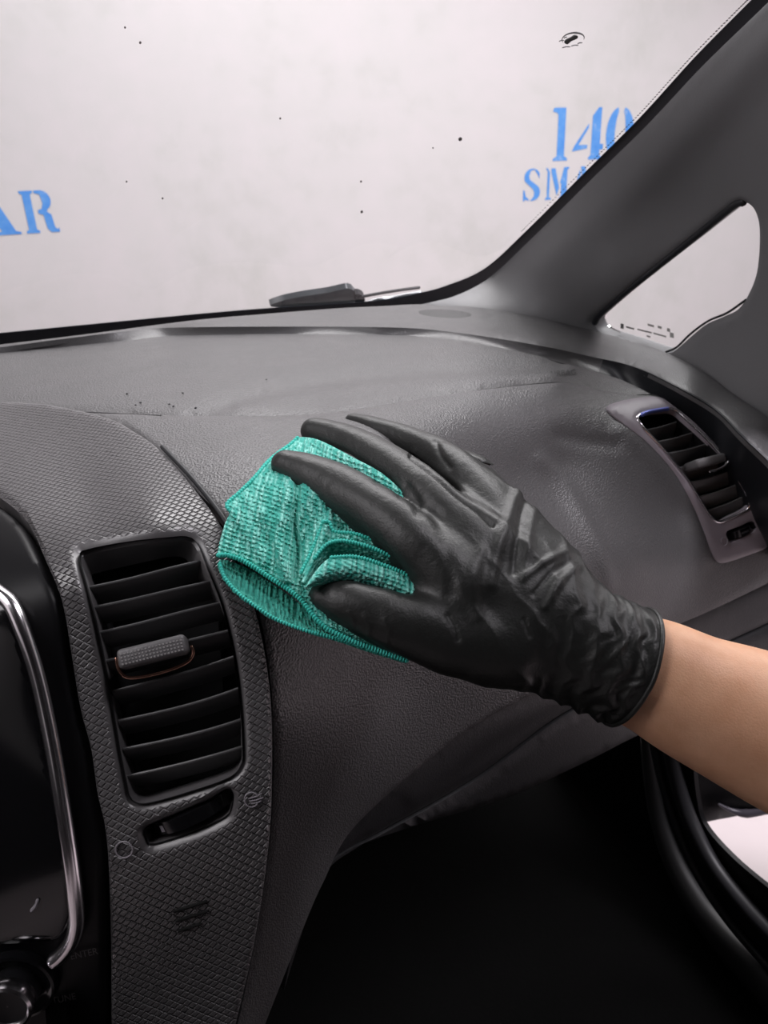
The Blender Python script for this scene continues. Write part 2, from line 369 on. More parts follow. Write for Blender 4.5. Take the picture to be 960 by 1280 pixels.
# stencilled characters, drawn in a 1 x 1 cell
def arc(cx, cy, rx, ry, a0, a1, n=14): return [(cx+rx*cos(radians(a0+(a1-a0)*i/n)), cy+ry*sin(radians(a0+(a1-a0)*i/n))) for i in range(n+1)]
GL = {
 '1': [[(.30,0),(.92,0),(.92,.04),(.78,.09),(.78,1),(.28,1),(.22,.93),(.42,.90),(.46,.86),(.46,.09),(.30,.04)]],
 '4': [[(.56,0),(.98,0),(.98,.03),(.90,.09),(.90,.19),(1.0,.19),(1.0,.30),(.90,.30),(.90,1),(.80,1),(.62,.84),(.62,.09),(.54,.04)], [(.02,.17),(.50,.22),(.50,.29),(.22,.29),(.52,.62),(.52,.70),(.10,.28)]],
 '0': [arc(.46,.5,.44,.5,100,260)+arc(.46,.5,.14,.43,255,105), arc(.54,.5,.44,.5,-80,80)+arc(.54,.5,.14,.43,75,-75)],
 'S': [arc(.50,.74,.40,.26,20,180,8)+[(.12,.62),(.55,.36),(.62,.26),(.60,.14),(.50,.05),(.40,.0),(.56,.0)]+arc(.54,.26,.38,.26,-60,60,7)+[(.38,.66),(.34,.78),(.42,.93),(.60,.96),(.78,.80),(.86,.68)],
       [(.06,0),(.12,0),(.18,.05),(.34,0),(.36,.05),(.20,.14),(.12,.34),(.06,.34)]],
 'M': [[(0,0),(.26,0),(.26,.05),(.17,.08),(.17,.86),(.08,.98),(0,1),(0,.95),(.07,.9),(.07,.08),(0,.05)], [(.22,.98),(.40,.98),(.60,.36),(.50,.12),(.24,.82)], [(.62,.5),(.78,1),(1,1),(1,.95),(.93,.92),(.93,.08),(1,.05),(1,0),(.60,0),(.60,.05),(.68,.08),(.68,.5)]],
 'A': [[(.0,0),(.32,0),(.32,.05),(.22,.09),(.28,.30),(.40,.30),(.40,.38),(.30,.38),(.40,.78),(.34,.90),(.10,.08),(0,.05)], [(.38,1),(.56,1),(.90,.08),(1,.05),(1,0),(.50,0),(.50,.05),(.62,.09),(.54,.30),(.44,.30),(.44,.38),(.52,.38),(.42,.86)]],
 'R': [[(0,0),(.40,0),(.40,.05),(.32,.09),(.32,.91),(.40,.95),(.40,1),(0,1),(0,.95),(.08,.91),(.08,.09),(0,.05)],
       [(.44,1),(.60,1)]+arc(.62,.76,.28,.24,80,-60,8)+[(.72,.50),(.84,.42),(.88,.12),(.96,.06),(1.0,.12),(1.0,.0),(.74,0),(.64,.10),(.60,.42),(.46,.46),(.46,.54),(.58,.56),(.64,.70),(.60,.90),(.44,.94)]]}
def glyphs(ch, x0, z0, w, h, slant=0):
    V = []; Fs = []
    for poly in GL[ch]:
        pv = [Vector((a, b)) for a, b in poly]; n = len(pv)
        v, e, f, *_ = delaunay_2d_cdt(pv, [(i, (i+1) % n) for i in range(n)], [], 1, 1e-5)
        k = len(V); V += [(x0+(a[0]+slant*a[1])*w, WY-.0015, z0+a[1]*h) for a in v]; Fs += [tuple(k+i for i in t) for t in f]
    return V, Fs
def letters(name, chars, label):
    V = []; Fs = []
    for a in chars:
        v, f = glyphs(*a); k = len(V); V += v; Fs += [tuple(k+i for i in t) for t in f]
    o = mesh_obj(name, V, Fs, 'ink', wall, smooth=False); o['label'] = label
letters('stencil_lettering', [('A', -.235, -.148, .165, .142), ('R', -.052, -.148, .112, .142)], 'blue stencilled letters AR at the left')
letters('stencil_number', [('1', 2.155, .020, .125, .215), ('4', 2.290, .020, .175, .215), ('0', 2.475, .010, .165, .225)], 'blue stencilled number 140 beside the pillar')
letters('stencil_lettering', [('S', 2.035, -.142, .105, .135), ('M', 2.160, -.142, .125, .135), ('A', 2.300, -.142, .13, .135), ('R', 2.445, -.142, .12, .135)], 'blue stencilled letters SMAR under the number')

# ------------------------------------------------------------------ windscreen
gl_c = pt(300, 200, float(1/F_glass.it(np.array([[300., 200.]]))[0]))
ws = thing('windscreen', 'clear windscreen glass with black border band and a round stone chip', 'windscreen', (.1, 1.03, -.172))
c0 = (.1, 1.03, -.172)
def gpt(x, s): return (x, 1.03-s*.866, -.172+s*.5)      # x across, s up the slope
region('glass_pane', [(-260, 470), (0, 434), (240, 404), (480, 388), (560, 384), (650, 330), (760, 215), (900, 70), (1010, -70), (980, -330), (500, -420), (-300, -420)], F_glass, 'glass', ws, step=30, er=0, thick=.005, hr=0, raw=True)
fr = [(-60, 420), (0, 415), (240, 392), (350, 383), (480, 374), (520, 366), (555, 357), (605, 335), (655, 290), (730, 215), (800, 145), (870, 68), (945, -8), (1010, -75)]
fr_in = [(1070, -55), (975, 5), (893, 90), (815, 172), (745, 240), (680, 305), (640, 345), (600, 372), (575, 392), (520, 396), (480, 396), (240, 412), (0, 442), (-60, 448)]
frb = region('frit_band', np.vstack([spline(fr, 5), spline(fr_in, 5)]), F_glass, 'frit', ws, step=8, off=.002, er=0, thick=.001, raw=True, hr=0)
frb['label'] = 'black painted border of the glass'
# dotted edge of the band next to the pillar
Vd = []; Fd = []
dl = spline([(655, 290), (730, 215), (800, 145), (870, 68), (945, -8)], 2)-[3.2, 3.2]
dl2 = dl[::2]
for q in dl2:
    p, n = F_glass.P([q], .002); a = nz(np.cross(n[0], R)); b = nz(np.cross(n[0], a)); k = len(Vd)
    Vd += [p[0]+.0011*(a*cos(t)+b*sin(t)) for t in np.linspace(0, 2*pi, 6, endpoint=False)]; Fd.append(tuple(range(k, k+6)))
tag(mesh_obj('frit_dots', Vd, Fd, 'rubber', ws, smooth=False), kind='stuff')
# stone chip and specks
def ringpts(cx, cy, rx, ry, a0, a1, rot, n=24):
    a = np.radians(np.linspace(a0, a1, n)); x, y = rx*np.cos(a), -ry*np.sin(a); r = radians(rot)
    return np.c_[cx+x*cos(r)+y*sin(r), cy-x*sin(r)+y*cos(r)]
chipm = mat('chip_dark', (.10, .10, .10), .5)
p, _ = F_glass.P(ringpts(716, 47, 14, 7.5, -20, 200, 8), .001); tube('chip_ring', p, np.interp(np.linspace(0, 1, len(p)), [0, .35, .6, 1], [.0002, .0007, .0005, .0002]), chipm, ws, seg=6)
region('stone_chip', [(705, 52), (707, 49), (713, 46), (718, 43), (722, 44), (721, 47), (714, 50), (709, 54)], F_glass, chipm, ws, step=2, off=.001, er=0, thick=.0008, hr=0)
for k, (a, b, c_, d) in enumerate([(699, 50, 704, 49), (703, 58, 712, 57), (714, 56, 722, 55), (722, 53, 727, 52), (705, 46, 708, 45)]):
    p, _ = F_glass.P([(a, b), ((a+c_)/2, (b+d)/2-.6), (c_, d)], .001); tube('chip_crack', p, .0004, chipm, ws, seg=6)
for (a, b, s) in [(575, 173, 2.6), (156, 33, 1.2), (175, 52, 1.6), (452, 264, 1.8), (203, 247, 1.2), (158, 226, 1.1), (451, 226, 1.3), (350, 147, 1.2), (541, 184, .9)]:
    region('glass_speck', ringpts(a, b, s, s*.8, 0, 330, 40, 8), F_glass, mat('speck_grey', (.22, .2, .2), .7) if 'speck_grey' not in bpy.data.materials else bpy.data.materials['speck_grey'], ws, step=3, off=.001, er=0, thick=.0006, raw=True, hr=0)

# cowl and wiper outside the glass
cw = mesh_obj('cowl_panel', [(-1.0, 1.10, -.215), (.62, 1.07, -.215), (.62, 1.30, -.235), (-1.0, 1.33, -.235), (-1.0, 1.10, -.235), (.62, 1.07, -.235), (.62, 1.30, -.26), (-1.0, 1.33, -.26)],
    [(0, 1, 2, 3), (4, 7, 6, 5), (0, 4, 5, 1), (3, 2, 6, 7), (0, 3, 7, 4), (1, 5, 6, 2)], 'rubber', smooth=False)
tag(cw, 'black plastic cowl strip outside along the foot of the windscreen', 'cowl')
F_out = Plane((0, 1.05, -.164), (0, .5, .866))
wp = thing('windscreen_wiper', 'black windscreen wiper parked outside along the foot of the glass', 'wiper', F_out.P([(430, 372)])[0][0])
region('wiper_arm', [(340, 386), (352, 379), (380, 373), (412, 368), (436, 363), (443, 367), (448, 374), (440, 382), (400, 386)], F_out, mat('wiper_arm_plastic', (.05, .06, .065), .3), wp, step=4, thick=.008, er=.003, ew=4)
p, _ = F_out.P(spline([(448, 369), (475, 364), (500, 360), (523, 357)], 4), .003); tube('wiper_blade', p, .0022, 'rubber', wp, seg=8)
p, _ = F_out.P(spline([(452, 376), (470, 370), (490, 367), (512, 363), (524, 361)], 4), .006); tube('wiper_linkage', p, .0030, mat('wiper_metal', (.45, .46, .47), .3, 1), wp, seg=8)
region('wiper_hinge', [(444, 366), (452, 367), (456, 373), (450, 380), (444, 378)], F_out, 'rubber', wp, step=3, off=.004, thick=.008)
# bonnet beyond the cowl, falls away below the sight line
bx = np.linspace(-1.15, .72, 20); by = np.linspace(1.32, 2.25, 16)
G = np.array([[(x, y, -.262-.05*((x+.2)/.95)**2-.04-.14*((y-1.32)/.93)**1.5) for x in bx] for y in by])
tag(grid_obj('bonnet', G, mat('grey_car_paint', (.10, .10, .11), .25, .3), thick=.02), 'painted car bonnet beyond the windscreen, falling away out of sight', 'bonnet')

# ------------------------------------------------------------------ dashboard
hole3 = [(794,524),(804,518),(831,514),(843,516),(855,526),(877,546),(900,570),(918,594),(931,616),(935,628),(931,636),(911,646),(897,652),(888,648),(879,635),(862,607),(849,590),(823,560),(805,541),(797,531)]
hole4 = [(906,664),(922,657),(938,650),(942,655),(943,662),(926,671),(911,678),(907,673)]
def big(h, k): h = np.array(h, float); c = h.mean(0); return (c+(h-c)*k).tolist()
D = thing('dashboard', 'charcoal grained vinyl dashboard sweeping under the windscreen to the side window', 'dashboard', (.30, .52, -.30))
L2 = [(-80, 522), (0, 514), (60, 512), (130, 514), (200, 517), (280, 518), (400, 515), (520, 498), (600, 486), (700, 477), (750, 486), (790, 500)]
L1b = [(-80, 450), (0, 440), (150, 425), (250, 417), (480, 417), (580, 426), (670, 443), (720, 456), (760, 468), (781, 475), (822, 496), (868, 529), (906, 564), (938, 604), (965, 645), (985, 690)]
L1t = [(-80, 444), (0, 434), (150, 415), (240, 409), (480, 409), (580, 417), (680, 433), (740, 446), (781, 455), (822, 471), (890, 509), (925, 543), (960, 576), (990, 610), (1015, 650)]
cowl_e = [(-80, 438), (0, 429), (100, 417), (240, 399), (330, 391), (420, 384), (480, 381), (530, 379), (600, 383), (660, 393), (740, 411), (790, 424), (830, 438), (876, 460), (925, 496), (960, 519), (1010, 560)]
# swoops in the top pad
d1 = bumpline([(240, 520), (300, 500), (380, 483), (470, 470), (560, 463), (640, 458), (700, 455)], 9, -.0026)
d2 = bumpline([(300, 505), (400, 488), (500, 478), (620, 472), (690, 470)], 8, .0014)
top_out = np.vstack([spline(L1b[:13], 5)[:-1], spline([(868, 529), (852, 517), (838, 505), (822, 493), (800, 492), (775, 495)], 5), spline(L2[:-1][::-1], 5)])
region('top_pad', top_out, F_dash, 'pad', D, step=5, raw=True, er=.0012, ew=3, thick=.008, disp=lambda q: d1(q)+d2(q))
ledge_out = np.vstack([spline(cowl_e, 5), spline(L1t[::-1], 5)])
tw = lambda q: -.0012*np.exp(-((np.sqrt(((q[:, 0]-558)/58)**2+((q[:, 1]-392.5)/9.5)**2)-1)/.10)**2)
region('outer_ledge', ledge_out, F_ledge, 'ledge', D, step=4, raw=True, er=.0015, ew=3, thick=.004, disp=tw)
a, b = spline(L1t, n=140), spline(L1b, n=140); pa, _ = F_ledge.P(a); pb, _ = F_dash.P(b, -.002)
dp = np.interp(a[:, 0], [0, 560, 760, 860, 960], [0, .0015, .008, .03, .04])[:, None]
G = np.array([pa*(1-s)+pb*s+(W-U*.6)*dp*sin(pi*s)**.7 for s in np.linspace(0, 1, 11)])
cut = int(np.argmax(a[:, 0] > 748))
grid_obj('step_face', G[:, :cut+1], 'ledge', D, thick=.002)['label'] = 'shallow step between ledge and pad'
grid_obj('groove_shade', G[:, cut:], 'rubber', D, thick=.002)['label'] = 'groove curving past the side vent, its shade put in as black'  # shade of the deep groove put in by the black material
# speaker grille at the corner
el = ringpts(556, 392, 34, 5.2, 0, 345, -3, 30)
g_ = region('speaker_grille', el, F_ledge, mat('grille', (.035, .035, .036), .5), D, step=3, raw=True, off=.0012, er=.0012, ew=2, thick=.002)
g_['label'] = 'oval speaker cover at the corner of the windscreen'
# airbag face
seam_r = [(98, 514), (130, 523), (160, 534), (197, 562), (241, 608), (281, 650), (300, 694), (323, 757), (339, 845), (344, 940), (339, 1050), (320, 1180), (290, 1320)]
foot_edge = [(318, 1320), (345, 1250), (385, 1150), (405, 1105), (440, 1040), (520, 965), (600, 905), (700, 852), (800, 802), (880, 768), (960, 730), (1040, 690)]
e1 = bumpline([(675, 575), (700, 600), (725, 640), (748, 685), (762, 730)], 9, .0022)
e1b = bumpline([(655, 590), (690, 625), (715, 670), (730, 720)], 20, -.0015)
e2 = bumpline([(775, 540), (812, 568), (845, 610), (866, 655), (880, 700)], 10, .0020)
e3 = bumpline([(700, 545), (735, 552), (770, 556)], 9, -.0022)
fld_out = np.vstack([spline([(995, 640), (985, 690)][::-1], 5)[:0], spline(seam_r, 5), spline(foot_edge, 6), spline([(1010, 700), (985, 690), (965, 645), (938, 604), (906, 564), (868, 529), (852, 517), (838, 505), (822, 494), (800, 493)], 5), spline(L2[4:-1][::-1], 5)[:-1], spline([(200, 518), (165, 516), (130, 515), (104, 514)], 5)])
region('airbag_panel', fld_out, F_dash, 'pad', D, holes=[big(hole3, 1.07), big(hole4, 1.12)], step=5, hr=0, hw=3, raw=True, er=.0012, ew=3, thick=.010, disp=lambda q: e1(q)+e1b(q)+e2(q)+e3(q))
# glove box lid and lower trim
lineA = [(372, 1180), (410, 1095), (450, 1062), (487, 1042), (598, 978), (709, 897), (800, 858), (900, 812), (1040, 748)]
low = [(360, 1240), (385, 1160), (400, 1108), (435, 1070), (517, 1038), (633, 1002), (727, 960), (808, 919), (900, 880), (1040, 820)]
e5 = bumpline([(520, 1000), (600, 930), (680, 885), (800, 830)], 12, .002)
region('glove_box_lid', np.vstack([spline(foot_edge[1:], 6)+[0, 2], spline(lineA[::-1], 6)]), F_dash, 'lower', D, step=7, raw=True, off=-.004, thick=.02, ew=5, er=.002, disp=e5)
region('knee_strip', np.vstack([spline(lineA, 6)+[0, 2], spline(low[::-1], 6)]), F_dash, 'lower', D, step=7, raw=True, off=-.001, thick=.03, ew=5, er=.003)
# dark carcass under the skin
ug, vg = np.meshgrid(np.linspace(-120, 1040, 90), np.linspace(0, 1, 40))
tp = np.interp(ug[0], *np.array(cowl_e).T)+14; bt = np.interp(ug[0], [-120, 150, 270, 300, 330, 400, 440, 1040], [540, 560, 660, 900, 1330, 1100, 1060, 810])
py = tp[None]+(bt-tp)[None]*vg
p, n = F_dash.P(np.c_[ug.ravel(), py.ravel()], -.022)
grid_obj('dashboard_carcass', p.reshape(40, 90, 3), 'dark', D)
# embossed word on the pad
def text_on(word, fld, x, y, hpx, ang, mt, parent, name='lettering', off=.0006, font_w=1.0, label=None):
    cu = bpy.data.curves.new('t', 'FONT'); cu.body = word; cu.size = 1; cu.align_x = 'CENTER'; cu.align_y = 'CENTER'; cu.resolution_u = 3
    ob = bpy.data.objects.new('t', cu); COL.objects.link(ob); dg = bpy.context.evaluated_depsgraph_get(); me = bpy.data.meshes.new_from_object(ob.evaluated_get(dg))
    v = np.array([tuple(a.co)[:2] for a in me.vertices]); fs = [tuple(q.vertices) for q in me.polygons]; bpy.data.objects.remove(ob); bpy.data.meshes.remove(me)
    v = v*hpx*1.4*[font_w, 1]; r = radians(ang); q = np.c_[x+v[:, 0]*cos(r)+v[:, 1]*sin(r), y+v[:, 0]*sin(r)-v[:, 1]*cos(r)]
    p, _ = fld.P(q, off); o = mesh_obj(name, p, fs, mt, parent, smooth=False)
    if label: o['label'] = label
    return o
text_on('AIRBAG', F_dash, 703, 467, 7, -4, 'emboss', D, 'embossed_lettering', label='embossed word AIRBAG')
# crumbs on the pad
CR = ['tiny dark crumb, the upper left one of the cluster on the dashboard top', 'tiny dark crumb, topmost right of the cluster on the dashboard top', 'tiny dark crumb, upper one of the close pair left in the cluster',
 'tiny dark crumb, lower one of the close pair left in the cluster', 'tiny dark crumb, left one of the middle pair in the cluster', 'tiny dark crumb, right one of the middle pair in the cluster',
 'largest dark crumb, rightmost of the cluster beside the pad seam', 'tiny dark crumb alone further right on the dashboard top']
for i, (a, b, s) in enumerate([(159, 494, 1.6), (229, 493, 1.6), (176, 505, 1.7), (170, 508, 1.3), (212, 507, 1.5), (217, 510, 1.8), (245, 512, 2.0), (333, 476, 1.2)]):
    p, n = F_dash.P([(a, b)], .0012); t = 1/F_dash.it(np.array([[a, float(b)]]))[0]; rr = s*t/FPX
    bm = bmesh.new(); bmesh.ops.create_icosphere(bm, subdivisions=1, radius=rr)
    V = np.array([tuple(v.co) for v in bm.verts])*[1, 1, .7]+rng.normal(0, rr*.12, (len(bm.verts), 3)); Fs = [[v.index for v in f.verts] for f in bm.faces]; bm.free()
    tag(mesh_obj('crumb', V+p[0], Fs, 'rubber'), CR[i], 'crumb', 'crumbs on the dashboard top')

# ------------------------------------------------------------------ air vents
def vent(root, fld, outline, slats, depth, mt_sl, tilt, width, th, front=.003):
    h = spline(outline, 3, True); P, n = fld.P(h, -.001); nn = nz(n.mean(0))
    c = P.mean(0); inn = c+(P-c)*.97-nn*depth
    G = np.array([P*(1-s)+inn*s-nn*0 for s in (0, .15, .5, 1)]); G = np.concatenate([G, G[:, :1]], 1)
    r, cc = G.shape[:2]; V = G.reshape(-1, 3); Fs = [(i*cc+j, i*cc+j+1, (i+1)*cc+j+1, (i+1)*cc+j) for i in range(r-1) for j in range(cc-1)]
    Fs.append(tuple((r-1)*cc+j for j in range(cc-1)))
    mesh_obj('vent_housing', V, Fs, 'dark', root)
    out = []
    for (l, rr_) in slats:
        l = np.array(l, float); rr_ = np.array(rr_, float); k = 14
        q = np.array([l+(rr_-l)*s+[0, 2.2*sin(pi*s)] for s in np.linspace(0, 1, k)])
        p, m_ = fld.P(q, -front); u = nz(p[-1]-p[0]); v = nz(np.cross(u, nn)); v = v if v[2] > 0 else -v
        d = nz(-nn*cos(radians(tilt))+v*sin(radians(tilt))); w = nz(np.cross(u, d)); w = w if w@v > 0 else -w
        prof = [(0, -.5), (-.0006, -.2), (-.0006, .2), (0, .5), (width*.5, .5), (width, .32), (width, -.32), (width*.5, -.5)]
        G = np.array([[x+d*a+w*(b*th) for a, b in prof] for x in p])
        out.append((grid_obj('slat', G, mt_sl, root, closed_u=True, cap=True, angle=35), p, u, v, d, w))
    return nn, out
C = thing('centre_trim', 'dark woven-pattern centre dashboard trim panel around the large air vent', 'trim panel', (.03, .34, -.22))
hole1 = [(98,694),(112,684),(161,675),(210,670),(234,669),(247,678),(259,709),(277,757),(292,825),(300,885),(303,937),(301,957),(286,973),(242,989),(190,1004),(170,1005),(161,998),(157,982),(148,936),(134,852),(121,787),(108,735)]
hole2 = [(180,1040),(205,1028),(232,1017),(260,1004),(283,991),(290,996),(288,1014),(280,1026),(242,1044),(190,1060),(182,1054)]
con_out = np.vstack([spline([(-80, 500), (0, 499), (60, 503), (130, 518), (165, 535), (200, 560), (243, 607), (277, 653), (296, 700), (319, 760), (336, 850), (341, 940), (337, 1050), (318, 1180), (285, 1320)], 4),
    spline([(138, 1320), (138, 1280), (137, 1180), (134, 1090), (129, 1035), (120, 994), (112, 937), (99, 885), (87, 810), (75, 750), (56, 700), (34, 650), (0, 619), (-40, 600), (-80, 590)], 4)])
region('woven_panel', con_out, F_cons, 'weave', C, holes=[hole1, hole2], step=5, raw=True, er=.0025, ew=5, hr=.0045, hw=11, thick=.014, uvfn=lambda V: (lambda u, v: np.c_[u*.63+v*.777, -u*.777+v*.63])(V[:, 0], -(V[:, 1]+V[:, 2])))
V1 = thing('air_vent', 'large upright centre air vent with dark slats, textured tab on the fourth slat', 'air vent', (.03, .34, -.225))
sl1 = [((106,731),(262,692)),((113,761),(268,722)),((121,795),(276,752)),((129,829),(285,789)),((137,866),(292,822)),((145,903),(297,862)),((150,939),(301,900)),((155,974),(303,934))]
nn1, S1 = vent(V1, F_cons, hole1, sl1, .045, 'slat', -27, .016, .0016, .006)
def on_slat(s, f): return s[1][0]+(s[1][-1]-s[1][0])*f
# tab
s = S1[3]; u, v, nn = s[2], s[3], nn1
cpt = F_cons.P([(192, 812)], .004)[0][0]; wd_ = .0175
tab = box('slider_tab', cpt-nn*.004, u*wd_, v*.0050, nn*.0075, mat('tab_plastic', (.14, .135, .138), .42), V1, bev=.0022, segs=3)
bmx = bpy.data.materials['tab_plastic']; c = coords(bmx); setn(bmx, bump(bmx, noise(bmx, c, 800, 2), .5, .0005))
Vp = []; Fp = []                                              # raised pin grid on the tab's face
for i in range(18):
    for j in range(4):
        o_ = cpt+nn*.0033+u*((i-8.5)*.00178)+v*((j-1.5)*.0017-.0006); k = len(Vp); e_ = .00055
        Vp += [o_+u*a*e_+v*b_*e_ for a, b_ in ((-1, -1), (1, -1), (1, 1), (-1, 1))]+[o_+nn*.0006+u*a*e_*.6+v*b_*e_*.6 for a, b_ in ((-1, -1), (1, -1), (1, 1), (-1, 1))]
        Fp += [(k, k+1, k+5, k+4), (k+1, k+2, k+6, k+5), (k+2, k+3, k+7, k+6), (k+3, k, k+4, k+7), (k+4, k+5, k+6, k+7)]
pg = mesh_obj('grip_pins', Vp, Fp, mat('grip_grey', (.30, .29, .29), .4), tab, smooth=False); pg['kind'] = 'stuff'; pg['label'] = 'grid of raised grip points'
q = spline([(146, 822), (149, 836), (160, 846), (185, 844), (215, 836), (236, 826), (242, 815), (240, 807)], 3)
p, _ = F_cons.P(q, .002); tube('chrome_edge', p-nn*.001, .0009, 'copper', tab, seg=8)['label'] = 'bright coppery edge under the tab'
# thumb wheels
def wheel(root, fld, cx, cy, ang, rad, th, out, name='thumb_wheel', mt_='black_gloss'):
    p, n = fld.P([(cx, cy)], 0); n = n[0]; a = radians(ang); p2, _ = fld.P([(cx+10*cos(a), cy-10*sin(a))]); u = nz(p2[0]-p[0]); v = nz(np.cross(n, u))
    c = p[0]-n*(rad-out); prof = [(-1, .90), (-.8, 1), (-.3, 1.0), (.3, 1.0), (.8, 1), (1, .90)]
    an = np.linspace(0, 2*pi, 72, endpoint=False)
    G = np.array([[c+v*z*th/2+(n*cos(t)+u*sin(t))*rad*r for t in an] for z, r in prof])
    o = grid_obj(name, G, mt_, root, closed_u=True, cap=True, angle=25)
    return o, c, n, u, v
w1, wc, wn, wu, wv = wheel(C, F_cons, 236, 1026, 24, .030, .0085, -.0005)
w1['label'] = 'glossy black thumb wheel in a slot'
mk = box('wheel_mark', wc+(wn*cos(-.55)+wu*sin(-.55))*.0301, nz(wn*sin(.55)+wu*cos(.55))*.0012, wv*.0018, wn*.0002, 'print', w1)
ps, _ = F_cons.P(hole2, -.012); nnw = nz(F_cons.P(hole2)[1].mean(0))
h = spline(hole2, 3, True); P0, _ = F_cons.P(h, -.003)
G = np.array([P0, P0-nnw*.03]); G = np.concatenate([G, G[:, :1]], 1)
k = G.shape[1]; mesh_obj('slot_housing', G.reshape(-1, 3), [(j, j+1, k+j+1, k+j) for j in range(k-1)]+[tuple(k+j for j in range(k-1))], 'dark', C)
# closed / open symbols
def ring(root, fld, cx, cy, rx, ry, rot, w, mt_, off=.0008, name='vent_symbol', a0=0, a1=360):
    p, _ = fld.P(ringpts(cx, cy, rx, ry, a0, a1, rot, 40), off); return tube(name, p, w, mt_, root, seg=6, round_ends=False)
ring(C, F_cons, 155.5, 1061, 10.5, 10, 0, .00040, 'print')['label'] = 'ring symbol for vent closed'
o = ring(C, F_cons, 314, 998.5, 8.5, 9, 0, .00038, 'print', a0=25, a1=335, off=.0012); o['label'] = 'airflow symbol for vent open'
for k, (x0, y0, x1, y1) in enumerate([(311, 997, 326, 991), (312, 1000, 328, 996), (314, 1003, 326, 1000)]):
    p, _ = F_cons.P(spline([(x0, y0), ((x0+x1)/2, (y0+y1)/2+1), (x1, y1)], 2), .0012); tube('airflow_line', p, .00035, 'print', o, seg=6)
for (x0, y0, x1, y1) in [(218, 1139, 257, 1127), (221, 1151, 259, 1139), (224, 1163, 250, 1155)]:
    p, _ = F_cons.P(spline([(x0, y0), ((x0+x1)/2, (y0+y1)/2), (x1, y1)], 4), -.0002); tube('vent_slit', p, .0011, mat('slit_black', (.001, .001, .001), .9) if 'slit_black' not in bpy.data.materials else bpy.data.materials['slit_black'], C, seg=8)
# piping between trim and pad
p, _ = F_cons.P(spline([(200, 558), (243, 603), (280, 652), (298, 695), (322, 757)], 4)+[2.5, -1], -.001); tube('edge_piping', p, .0016, 'rubber', C, seg=8)

# side vent
SV = thing('side_trim', 'grey side dashboard plate holding the chrome-ringed vent by the passenger door', 'trim panel', (.54, .53, -.27))
pl_out = [(758,509),(778,502),(802,498),(824,498),(840,508),(872,534),(906,572),(934,616),(955,658),(961,676),(955,685),(930,695),(906,703),(895,702),(888,690),(880,668),(866,634),(842,592),(810,556),(780,532),(763,518)]
F_plate = F_dash
region('side_plate', pl_out, F_plate, 'plate', SV, holes=[hole3, hole4], step=4, off=.0035, er=.002, ew=4, hr=.001, hw=4, thick=.006)
V2 = thing('air_vent', 'small slanted air vent with chrome ring beside the passenger door', 'air vent', (.54, .53, -.27))
sl2 = [((798,536),(848,524)),((812,552),(868,538)),((827,567),(887,552)),((842,586),(904,569)),((856,605),(918,587)),((870,623),(930,603)),((881,640),(936,620))]
nn2, S2 = vent(V2, F_plate, hole3, sl2, .04, 'slat', -46, .017, .0016, .004)
hh = spline(hole3, 2.5, True); hh = np.vstack([hh, hh[:1]]); p, _ = F_plate.P(hh, .0030); tube('chrome_ring', p, .0015, 'chrome', V2, seg=8, round_ends=False)
p, _ = F_plate.P(spline([(799, 522), (806, 519), (820, 516.5), (831, 515)], 2), .0042); tube('blue_film', p, .0022, 'bluechrome', V2, seg=8)['label'] = 'blue tinted strip on the top of the chrome ring'
s = S2[3]; cpt = F_plate.P([(878, 579)], .004)[0][0]; u, v = s[2], s[3]
tab2 = box('slider_tab', cpt, u*.0175, v*.0042, nn2*.010, 'tab' if 'tab' in M else bpy.data.materials['tab_plastic'], V2, bev=.002)
p, _ = F_plate.P(spline([(878, 590), (888, 588), (899, 584), (903, 580)], 2), .012); tube('chrome_edge', p, .0011, 'chrome', tab2, seg=8)
w2, wc2, wn2, wu2, wv2 = wheel(SV, F_plate, 925, 664, 22, .022, .0095, .0045); w2['label'] = 'small glossy thumb wheel with a bright mark'
box('wheel_mark', wc2+wn2*.0222+wu2*.002, wu2*.0045, wv2*.0014, wn2*.0003, 'chrome', w2)
h = spline(hole4, 2, True); P0, _ = F_plate.P(h, .002); G = np.array([P0, P0-nn2*.03]); G = np.concatenate([G, G[:, :1]], 1)
k = G.shape[1]; mesh_obj('slot_housing', G.reshape(-1, 3), [(j, j+1, k+j+1, k+j) for j in range(k-1)]+[tuple(k+j for j in range(k-1))], 'dark', SV)
ring(SV, F_plate, 901, 676, 4, 5, 0, .0004, 'print', off=.0045); o = ring(SV, F_plate, 952, 653, 4, 4.5, 0, .0004, 'print', off=.0045); 
p, _ = F_plate.P([(949, 651), (952, 652), (957, 650)], .0045); tube('airflow_line', p, .0005, 'print', o, seg=6)

# ------------------------------------------------------------------ head unit at the left edge
H = thing('head_unit', 'glossy black head unit with chrome strip at the left edge of the dashboard', 'car stereo', (-.06, .33, -.25))
hu_out = np.vstack([spline([(-80, 597), (-40, 607), (0, 624), (31, 654), (52, 702), (71, 751), (83, 811), (95, 886), (108, 938), (116, 995), (125, 1036), (130, 1091), (133, 1180), (134, 1280), (134, 1320)], 4), [(-80, 1320)], [(-80, 960)]])
region('fascia', hu_out, F_cons, 'black_satin', H, step=6, raw=True, off=-.003, er=.005, ew=10, thick=.012)
scr = np.vstack([spline([(-80, 720), (-20, 735), (0, 748), (16, 768), (32, 812), (50, 880), (68, 970), (84, 1060), (90, 1110), (90, 1145), (80, 1168), (62, 1178), (0, 1182), (-80, 1186)], 4)])
region('display', scr, F_cons, 'black_gloss', H, step=6, raw=True, off=.0005, er=.0015, ew=5, thick=.004)['label'] = 'dark switched-off display glass'
cs = spline([(-60, 722), (-20, 730), (0, 742), (18, 758), (32, 790), (48, 840), (66, 920), (82, 1010), (92, 1075), (97, 1120), (98, 1150), (92, 1172), (80, 1188), (70, 1196)], 3)
